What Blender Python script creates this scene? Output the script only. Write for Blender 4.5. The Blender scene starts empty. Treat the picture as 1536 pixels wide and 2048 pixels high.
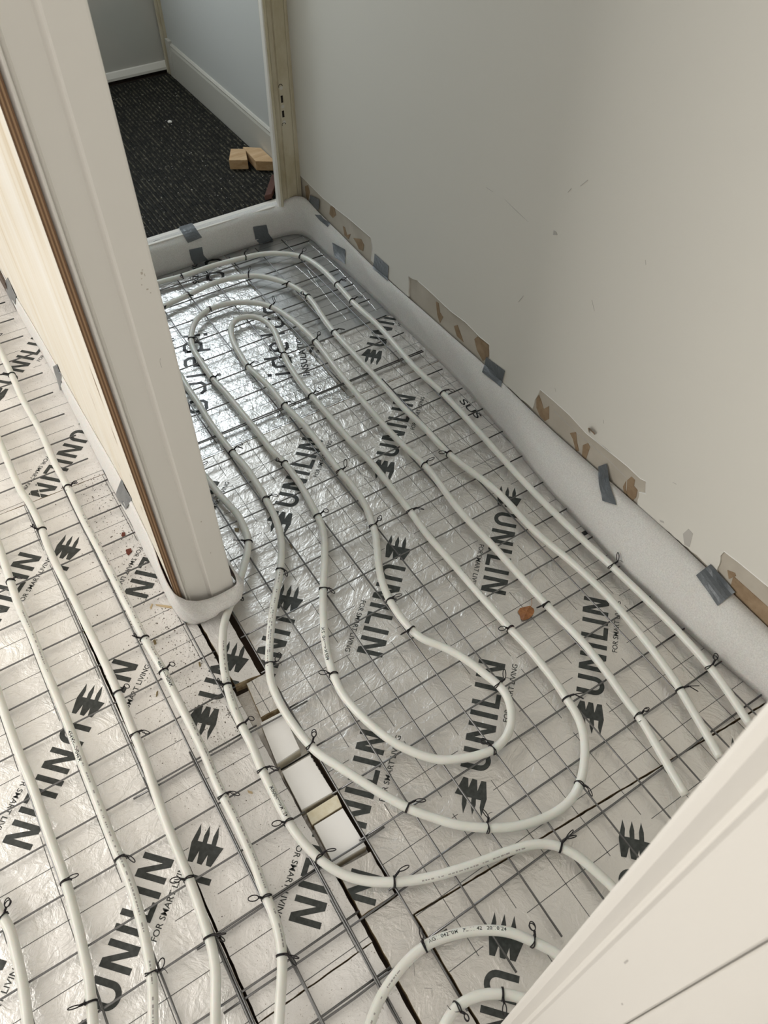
import bpy, bmesh, math, random
from mathutils import Vector, Matrix
from mathutils.geometry import tessellate_polygon
random.seed(7)
SC = bpy.context.scene
COL = SC.collection
# ---------------------------------------------------------------- camera
cam_d = bpy.data.cameras.new('camera'); cam = bpy.data.objects.new('camera', cam_d); COL.objects.link(cam)
_R = ((0.8443704170, -0.5357260996, 0.0060120734), (-0.4030235561, -0.6425285446, -0.6517124232), (0.3530022833, 0.5478636834, -0.7584423329))
right, down, fwd = (Vector(v) for v in _R)
M = Matrix((right, -down, -fwd)).transposed().to_4x4()
M.translation = Vector((-0.22324, -0.80854, 1.51975))
cam.matrix_world = M
W, H, FPX = 1536.0, 2048.0, 1579.385
cam_d.sensor_fit = 'VERTICAL'; cam_d.sensor_height = 36.0; cam_d.lens = FPX * 36.0 / H
cam_d.shift_x = -(772.52 - W / 2) / H; cam_d.shift_y = (981.52 - H / 2) / H
cam_d.clip_start = 0.02
cam_d.dof.use_dof = True; cam_d.dof.focus_distance = 2.0; cam_d.dof.aperture_fstop = cam_d.lens / 2.2
SC.camera = cam
# ---------------------------------------------------------------- light
world = bpy.data.worlds.new('world'); SC.world = world; world.use_nodes = True
bg = world.node_tree.nodes['Background']; bg.inputs[0].default_value = (0.80, 0.90, 1.0, 1); bg.inputs[1].default_value = 0.15
def area(name, loc, rot, sx, sy, power, color):
    l = bpy.data.lights.new(name, 'AREA'); l.shape = 'RECTANGLE'; l.size = sx; l.size_y = sy; l.energy = power; l.color = color
    o = bpy.data.objects.new(name, l); COL.objects.link(o); o.location = loc; o.rotation_euler = rot; return o
R_ = math.radians
area('daylight_left_window', (-2.55, 1.0, 1.45), (0, R_(-90), 0), 1.6, 2.3, 80, (1.0, 0.97, 0.925))
area('rear_fill_light', (-1.1, -2.35, 1.5), (R_(90), 0, 0), 1.8, 1.5, 13, (1.0, 0.97, 0.925))  # unseen fill light added behind the camera
area('daylight_front_door_glass', (0.36, 2.72, 1.62), (R_(-90), 0, 0), 0.68, 1.0, 24, (0.86, 0.94, 1.0))
SC.view_settings.view_transform = 'Standard'; SC.view_settings.look = 'None'; SC.view_settings.gamma = 1; SC.view_settings.use_curve_mapping = False
SC.view_settings.exposure = -0.36
D={'P1': [(0.3007,1.4202),(0.4117,1.4132),(0.5171,1.4149),(0.6318,1.4023),(0.7154,1.3785),(0.7915,1.3101),(0.8142,1.2166),(0.814,1.1007),(0.8084,0.9814),(0.8135,0.8501),(0.802,0.6716),(0.8009,0.5813),(0.8057,0.4961),(0.7989,0.3051),(0.7915,0.1628),(0.7888,0.0418),(0.7915,-0.0961),(0.7979,-0.2082),(0.801,-0.3473),(0.7984,-0.4333),(0.7923,-0.5084),(0.7812,-0.5633),(0.764,-0.6332)],'P2': [(0.2796,1.2865),(0.3804,1.3069),(0.4958,1.3247),(0.5961,1.2985),(0.6536,1.2429),(0.6909,1.1644),(0.7022,1.0815),(0.6891,0.9715),(0.6825,0.8861),(0.6815,0.7468),(0.6811,0.5986),(0.6795,0.496),(0.6845,0.4102),(0.6847,0.2943),(0.7078,0.1629),(0.7126,0.1012),(0.7117,-0.021),(0.7278,-0.1559),(0.7322,-0.2637),(0.723,-0.3801),(0.7104,-0.4678),(0.699,-0.5141),(0.6615,-0.6475)],'P3R': [(0.5504,-0.6631),(0.5597,-0.6205),(0.5697,-0.5801),(0.5868,-0.509),(0.5896,-0.4674),(0.5992,-0.3977),(0.6058,-0.3106),(0.6013,-0.2078),(0.5996,-0.1034),(0.5992,0.0),(0.5957,0.1308),(0.608,0.284),(0.5995,0.3862),(0.5967,0.5038),(0.6015,0.7059),(0.6129,0.8791),(0.6109,0.9535),(0.6028,1.0254),(0.5795,1.1118)],'P3T': [(0.5327,1.1685),(0.4666,1.2005),(0.3998,1.1996),(0.3448,1.1657),(0.3034,1.1)],'P3L': [(0.2882,1.0461),(0.2846,0.9762),(0.2831,0.8923),(0.2892,0.8215),(0.2926,0.7287),(0.2959,0.6311),(0.2965,0.5588),(0.3052,0.4882),(0.3038,0.4123),(0.2974,0.3483),(0.2921,0.3082),(0.2862,0.2678),(0.266,0.2198),(0.2304,0.1568),(0.1903,0.0928),(0.1611,0.0387),(0.1335,-0.019),(0.1165,-0.0703),(0.1064,-0.1235),(0.1081,-0.169),(0.1192,-0.2229),(0.1383,-0.2804),(0.1646,-0.3245)],'LB': [(0.1955,-0.3604),(0.2197,-0.3733),(0.2531,-0.3886),(0.2887,-0.398),(0.3142,-0.3985),(0.3422,-0.3883),(0.3638,-0.3721),(0.3795,-0.3491),(0.3903,-0.3222),(0.3909,-0.2961),(0.3825,-0.2679),(0.3747,-0.2329),(0.3604,-0.1932),(0.3401,-0.1534)],'IL': [(0.3196,-0.1261),(0.3109,-0.1002),(0.3067,-0.0529),(0.3102,0.0017),(0.3257,0.0623),(0.3505,0.115),(0.3822,0.177),(0.3947,0.2179),(0.4085,0.2709),(0.4132,0.3417),(0.4108,0.3954),(0.4137,0.5026),(0.4145,0.595),(0.4054,0.6911),(0.4044,0.7864),(0.3917,0.8858),(0.3963,0.9623)],'IT': [(0.406,1.0276),(0.4289,1.0871),(0.4628,1.1126),(0.5023,1.1028),(0.5286,1.0658),(0.5331,1.0106)],'IR': [(0.5179,0.9384),(0.5027,0.8771),(0.4922,0.8075),(0.4865,0.7276),(0.488,0.6633),(0.4888,0.5644),(0.4896,0.4702),(0.4956,0.3814),(0.4936,0.2774),(0.4916,0.1923),(0.486,0.11),(0.4877,0.0476),(0.4894,-0.0242),(0.4904,-0.0959),(0.4922,-0.1545),(0.4933,-0.2047),(0.4977,-0.2512),(0.4961,-0.3066),(0.4951,-0.3484),(0.4892,-0.3884),(0.4875,-0.412),(0.4809,-0.4422)],'LO': [(0.4701,-0.4664),(0.4525,-0.4906),(0.4334,-0.5106),(0.4076,-0.5324),(0.3733,-0.5513),(0.3325,-0.5572),(0.2857,-0.5512),(0.2385,-0.5352),(0.2,-0.513),(0.1559,-0.4798),(0.122,-0.4414),(0.0933,-0.404),(0.0647,-0.3531),(0.0396,-0.3013),(0.0198,-0.2589),(0.0022,-0.2231)],'P5': [(-0.0032,-0.2007),(-0.0086,-0.1694),(-0.012,-0.1314),(-0.013,-0.0965),(-0.0108,-0.0654),(-0.0069,-0.0374),(0.0014,-0.0143),(0.0117,0.0082),(0.0294,0.0408),(0.0529,0.0799),(0.0769,0.1175),(0.1059,0.157),(0.1331,0.1948),(0.1613,0.239),(0.1795,0.2742),(0.1932,0.3135),(0.204,0.3636),(0.2069,0.3936),(0.212,0.4619),(0.213,0.5419),(0.206,0.6112),(0.2037,0.6844),(0.2038,0.7658),(0.2061,0.7945),(0.2081,0.9315),(0.2105,0.9809)],'P6': [(0.1122,0.5564),(0.117,0.4883),(0.128,0.4075),(0.1239,0.3625),(0.121,0.3374),(0.1119,0.3132),(0.09,0.2787),(0.0654,0.2489),(0.0354,0.2125),(0.0047,0.1814),(-0.0236,0.1519),(-0.0416,0.1232),(-0.0585,0.089),(-0.0722,0.0541),(-0.0834,0.0175),(-0.0886,-0.0058),(-0.0948,-0.0359),(-0.0985,-0.0743),(-0.1,-0.1117),(-0.0996,-0.1399),(-0.1051,-0.1882),(-0.1066,-0.2293),(-0.1079,-0.2769),(-0.1064,-0.3236),(-0.0986,-0.3666),(-0.0849,-0.4083),(-0.0601,-0.4485),(-0.0281,-0.4775),(0.0047,-0.4982),(0.0477,-0.5196),(0.0955,-0.5362),(0.1458,-0.5502),(0.1977,-0.562),(0.2325,-0.5718),(0.2619,-0.5842),(0.2868,-0.6051),(0.303,-0.6315),(0.3127,-0.6646),(0.3211,-0.7021),(0.3279,-0.7462)],'P7': [(0.1821,-0.7568),(0.1661,-0.7233),(0.15,-0.7008),(0.1275,-0.6697),(0.0946,-0.6444),(0.0524,-0.6231),(0.0064,-0.6091),(-0.0302,-0.6078),(-0.0713,-0.6159),(-0.1086,-0.6288),(-0.1301,-0.6419),(-0.1435,-0.6515),(-0.1642,-0.6671)],'P8': [(0.1003,-0.7717),(0.0775,-0.7475),(0.0668,-0.7374),(0.0388,-0.7181),(0.0064,-0.7074),(-0.0221,-0.707),(-0.0427,-0.7154),(-0.0705,-0.7303)],'Q1': [(-0.1969,1.5034),(-0.1956,1.3481),(-0.1969,1.215),(-0.1993,1.0907),(-0.1941,0.949),(-0.1974,0.8198),(-0.1947,0.7013),(-0.1955,0.6594),(-0.1951,0.5592),(-0.1931,0.4685),(-0.1928,0.3785),(-0.1919,0.2821),(-0.1906,0.1952),(-0.1859,0.1106),(-0.1857,0.0305),(-0.1851,-0.047),(-0.1858,-0.1092),(-0.19,-0.1856),(-0.1886,-0.2442),(-0.1913,-0.3151),(-0.1931,-0.3449),(-0.1991,-0.3904),(-0.2009,-0.4284),(-0.206,-0.4587),(-0.2172,-0.4929),(-0.2368,-0.5271),(-0.2526,-0.5522),(-0.2657,-0.5741),(-0.2803,-0.5974)],'Q2': [(-0.299,1.0827),(-0.2975,0.9611),(-0.2987,0.8606),(-0.2975,0.7561),(-0.2917,0.7198),(-0.2889,0.6289),(-0.2926,0.5603),(-0.2921,0.4852),(-0.2878,0.3999),(-0.2855,0.3003),(-0.2832,0.2192),(-0.2826,0.1498),(-0.2842,0.0835),(-0.2865,0.0206),(-0.2875,-0.0391),(-0.2931,-0.1082),(-0.2981,-0.1825),(-0.3002,-0.2603),(-0.3021,-0.3204),(-0.3072,-0.383),(-0.3111,-0.4204),(-0.3222,-0.4588),(-0.3371,-0.4898),(-0.3509,-0.5202),(-0.3643,-0.548)],'Q3': [(-0.3854,0.7653),(-0.3901,0.6094),(-0.3939,0.5098),(-0.3966,0.4308),(-0.3936,0.3375),(-0.3934,0.251),(-0.3919,0.1735),(-0.3909,0.1113),(-0.3918,0.0457),(-0.3928,0.0004),(-0.3927,-0.0884),(-0.3934,-0.166),(-0.3911,-0.2236),(-0.3929,-0.28),(-0.3995,-0.3372),(-0.4094,-0.3943),(-0.4205,-0.4313),(-0.4346,-0.4671),(-0.4449,-0.4931)],'Q4': [(-0.4904,0.3148),(-0.4917,0.2234),(-0.4915,0.1499),(-0.4904,0.0901),(-0.4866,0.0061),(-0.487,-0.0925),(-0.4858,-0.1822),(-0.489,-0.2416),(-0.4941,-0.302),(-0.5008,-0.3574),(-0.515,-0.4162),(-0.5214,-0.4446)],'Q5': [(-0.6025,-0.1152),(-0.5971,-0.1768),(-0.5893,-0.2045),(-0.5901,-0.2499),(-0.5932,-0.3022),(-0.6019,-0.3611),(-0.6071,-0.3903)],'TIES': [(0.4029,1.3924),(0.6344,1.4077),(0.379,1.3078),(0.5933,1.3003),(0.2921,1.2848),(0.4077,1.1947),(0.5848,1.1085),(0.7929,1.3092),(0.6848,1.1941),(0.7019,1.0942),(0.8181,1.1079),(0.8071,1.0038),(0.6898,0.8986),(0.61,0.8892),(0.5121,0.8793),(0.3853,0.8924),(0.3009,1.0904),(0.2845,0.8989),(0.4085,0.6939),(0.4898,0.6839),(0.1992,0.6028),(0.2027,0.4153),(0.3137,0.4933),(0.4011,0.3913),(0.2945,0.2975),(0.4838,0.1916),(0.6105,0.2969),(0.1233,0.594),(0.8093,0.5012),(0.6847,0.2943),(0.1092,0.3131),(0.0301,0.1779),(0.1435,0.2048),(0.2091,0.0985),(0.3883,0.1983),(0.3099,-0.0028),(0.3179,-0.0898),(0.0036,0.0064),(0.1139,-0.096),(-0.0153,-0.2002),(-0.079,0.0027),(-0.1148,-0.0877),(0.4898,-0.204),(0.6069,-0.1959),(0.8037,-0.1986),(0.3813,-0.2968),(0.4864,-0.3932),(0.5836,-0.4981),(0.6985,-0.4993),(0.2922,-0.4014),(0.8012,-0.5002),(-0.0994,-0.1918),(-0.0879,-0.3046),(-0.1022,-0.3935),(-0.1851,-0.3973),(-0.2088,-0.4948),(0.005,-0.4896),(0.0917,-0.403),(0.1993,-0.5062),(-0.0089,-0.6091),(-0.0138,-0.6954),(0.3935,-0.5383),(0.2891,-0.6065),(0.1507,-0.7039),(0.0882,-0.6982),(-0.2867,0.6077),(-0.3946,0.4989),(-0.1825,0.7113),(-0.1999,1.2143),(-0.2102,0.2031),(-0.181,0.1034),(-0.3144,0.1051),(-0.287,0.0001),(-0.5909,-0.1853),(-0.4854,-0.1921),(-0.3896,-0.2018),(-0.2038,-0.1979),(-0.2937,-0.3008),(-0.3058,-0.4026),(-0.4214,-0.3985),(-0.4968,-0.3895),(-0.1744,1.4009)],'SKIN': [(1.5052,0.1853),(1.4462,0.1816),(1.3495,0.1758),(1.2636,0.1799),(1.1809,0.1839),(1.0465,0.1876),(1.0368,0.1538),(1.0435,0.1057),(1.0138,0.1006),(0.8758,0.0975),(0.8291,0.1005),(0.8352,0.1688),(0.7859,0.1826),(0.7346,0.1825),(0.6232,0.1788),(0.5533,0.1846),(0.4865,0.1798),(0.4447,0.1812),(0.4359,0.1431),(0.4577,0.0995),(0.3822,0.1016),(0.2479,0.106),(0.2455,0.1395),(0.2351,0.1834),(0.1853,0.185),(0.1246,0.185),(0.063,0.1755),(0.0127,0.1799),(-0.0469,0.184),(-0.0778,0.1852),(-0.1189,0.183),(-0.1354,0.1886),(-0.1455,0.1571),(-0.1287,0.1457),(-0.1364,0.1049),(-0.2242,0.1096),(-0.3261,0.1175),(-0.3712,0.1191),(-0.361,0.1694),(-0.3638,0.1875),(-0.4009,0.1915),(-0.4751,0.1962),(-0.5536,0.1953)],'PATCH': [[(1.4775,0.1562),(1.4543,0.1704),(1.4434,0.1485),(1.4632,0.1082),(1.4757,0.1207)],[(1.3019,0.1671),(1.2778,0.1805),(1.2673,0.1521),(1.2888,0.1307),(1.3118,0.1338)],[(1.2234,0.1347),(1.2105,0.1359),(1.1991,0.1148),(1.176,0.1303),(1.1901,0.1049),(1.2157,0.1062)],[(1.1574,0.1257),(1.1102,0.1468),(1.0924,0.1349),(1.0992,0.1098),(1.1241,0.1036),(1.1361,0.1153)],[(0.8834,0.1164),(0.8701,0.1295),(0.8559,0.1184),(0.858,0.1047),(0.8801,0.1023)],[(0.6967,0.1637),(0.6845,0.1661),(0.6744,0.1397),(0.6588,0.1339),(0.6709,0.105),(0.6854,0.124)],[(0.6053,0.137),(0.5902,0.1504),(0.5763,0.1352),(0.5567,0.1133),(0.5879,0.1135)],[(0.5113,0.1545),(0.5001,0.1705),(0.4517,0.1746),(0.4439,0.1424),(0.4654,0.1097),(0.4956,0.1271)],[(0.2446,0.1466),(0.238,0.1604),(0.2251,0.1481),(0.2132,0.1316),(0.1974,0.1546),(0.188,0.117),(0.1996,0.1003),(0.2199,0.1015),(0.2377,0.1172)],[(0.1115,0.1318),(0.0943,0.1499),(0.0834,0.1243),(0.0702,0.1039),(0.0791,0.096),(0.0977,0.1225)],[(0.0634,0.1313),(0.0507,0.1494),(0.0417,0.1433),(0.0432,0.0995),(0.0565,0.0947)],[(-0.0864,0.1457),(-0.0932,0.1644),(-0.1049,0.1635),(-0.1079,0.1454),(-0.1201,0.1432),(-0.1234,0.1197),(-0.1153,0.0951),(-0.0985,0.1002)],[(-0.081,0.1173),(-0.0836,0.1395),(-0.0896,0.1168),(-0.1049,0.1011),(-0.089,0.1035)],[(-0.3873,0.1465),(-0.4038,0.1556),(-0.4087,0.1505),(-0.3995,0.128)]],'RECESS': [(-0.4043,0.1451),(-0.4949,0.1455),(-0.586,0.1465),(-0.6202,0.0773),(-0.5265,0.0777),(-0.4177,0.0762)],'SCORE': [(0.1777,0.1532),(0.098,0.1502),(-0.0164,0.1537),(-0.0804,0.1488)],'GREY': [[(-0.2658,0.1409),(-0.2722,0.1658),(-0.2862,0.1635),(-0.2926,0.1218),(-0.2799,0.1165)],[(-0.2013,0.1219),(-0.2117,0.1275),(-0.2148,0.1235),(-0.2055,0.1191)]],'SCUFF': [[(0.5263,0.588),(0.5016,0.5883)],[(0.4591,0.591),(0.4176,0.584),(0.3701,0.5781)],[(0.3479,0.3951),(0.3615,0.3696)],[(0.1412,0.51),(0.1274,0.4902)],[(0.1886,0.2238),(0.1827,0.2153)],[(0.0245,0.2506),(0.0204,0.2428)],[(0.269,0.6951),(0.2616,0.7072)],[(-0.1955,0.2449),(-0.2048,0.2474)],[(0.0369,0.6653),(0.0325,0.6568)],[(0.2388,0.7229),(0.2226,0.7428)]],'CHIP': [(0.2883,0.599),(0.2803,0.5996),(0.2757,0.5948),(0.2874,0.5888)],'FOAMB': [(0.8889,1.4832),(0.8893,1.2869),(0.8937,1.096),(0.9037,0.87),(0.8984,0.7228),(0.8922,0.5833),(0.8701,0.3162),(0.8398,0.0694),(0.8318,-0.0904),(0.8235,-0.2375),(0.8282,-0.3448),(0.8327,-0.4457),(0.8457,-0.5735),(0.8507,-0.6168)],'FOAMT': [(1.362,0.1084),(1.1649,0.0995),(1.0266,0.0933),(0.7864,0.0998),(0.6076,0.1043),(0.4662,0.1081),(0.2902,0.1016),(0.1683,0.0992),(0.0015,0.1038),(-0.1336,0.1089),(-0.2435,0.1122),(-0.3334,0.1111),(-0.4331,0.108),(-0.5227,0.103)],'TAPES': [[(0.902,1.4261,0.1497),(0.902,1.3625,0.1635),(0.897,1.3612,0.1279),(0.897,1.4331,0.1096)],[(0.896,1.3908,0.0973),(0.896,1.3506,0.1152),(0.892,1.2754,0.1248),(0.89,1.2906,0.1032)],[(0.893,1.2721,0.0543),(0.893,1.1832,0.0755),(0.885,1.1726,0.0297),(0.885,1.2431,0.0155)],[(0.902,1.0144,0.1483),(0.902,0.9355,0.1491),(0.894,0.9274,0.1035),(0.894,1.0138,0.1008)],[(0.902,0.445,0.1414),(0.902,0.365,0.1506),(0.893,0.3622,0.1009),(0.893,0.4432,0.0941)],[(0.904,-0.0026,0.1167),(0.904,-0.0214,0.1457),(0.886,-0.1001,0.0836),(0.886,-0.0555,0.0551)],[(0.902,-0.3536,0.1338),(0.902,-0.4274,0.12),(0.878,-0.4196,0.076),(0.878,-0.3472,0.103)],[(0.4713,1.555,0.1008),(0.5192,1.555,0.1005),(0.521,1.488,0.0845),(0.471,1.488,0.0823)],[(0.4704,1.486,0.052),(0.5149,1.486,0.0465),(0.5114,1.48,0.0225),(0.4668,1.48,0.0243)],[(0.4793,1.5239,-0.008),(0.5279,1.5257,-0.008),(0.5273,1.4871,-0.008),(0.4777,1.4864,-0.008)],[(0.7053,1.486,0.0622),(0.7555,1.486,0.0539),(0.7559,1.478,0.0273),(0.7029,1.478,0.0175)],[(0.7187,1.5168,-0.008),(0.7762,1.5263,-0.008),(0.7714,1.4784,-0.008),(0.7206,1.4836,-0.008)],[(-0.105,1.5562,0.0849),(-0.105,1.2065,0.3138),(-0.108,1.1177,0.3126),(-0.108,1.3977,0.1013)],[(-0.1,0.9698,0.1811),(-0.096,0.8722,0.2576),(-0.097,0.8678,0.223),(-0.104,0.9997,0.0794)],[(-0.098,0.6595,-0.0198),(-0.092,0.461,0.2263),(-0.093,0.3983,0.2229),(-0.101,0.5149,0.0695)]],'LEAF': [(0.5449,-0.1756),(0.546,-0.167),(0.5548,-0.1632),(0.5677,-0.1651),(0.5782,-0.1701),(0.5825,-0.1791),(0.5775,-0.1869),(0.5688,-0.1922),(0.5554,-0.1945),(0.5408,-0.1914),(0.5403,-0.185)],'LEAFSTEM': [(0.5708,-0.1778),(0.5831,-0.1699),(0.5906,-0.1588)],'BITS': [[(-0.1292,0.5235),(-0.1225,0.5211),(-0.1253,0.5102),(-0.1315,0.5069),(-0.1335,0.5154)],[(-0.1392,0.4692),(-0.1275,0.4671),(-0.1286,0.4574),(-0.1399,0.4505),(-0.1418,0.4587)],[(-0.1509,0.2849),(-0.1431,0.2925),(-0.1417,0.2901),(-0.1504,0.2799)],[(-0.1369,0.287),(-0.1197,0.2731),(-0.104,0.2585),(-0.1065,0.2554),(-0.1217,0.2681),(-0.1369,0.2839)],[(-0.1767,0.2013),(-0.1707,0.2019),(-0.1725,0.1913),(-0.1776,0.1902)],[(-0.1142,0.0986),(-0.1105,0.0991),(-0.1125,0.0892),(-0.1162,0.0887)],[(-0.1448,-0.2039),(-0.1379,-0.2116),(-0.1396,-0.215),(-0.1453,-0.2092)],[(-0.216,0.0819),(-0.2121,0.0834),(-0.2164,0.0755),(-0.2207,0.0729)],[(0.109,0.3921),(0.117,0.3835),(0.1109,0.3763),(0.1061,0.383)],[(0.1992,0.2778),(0.2045,0.2674),(0.1983,0.2607)]]}
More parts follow.
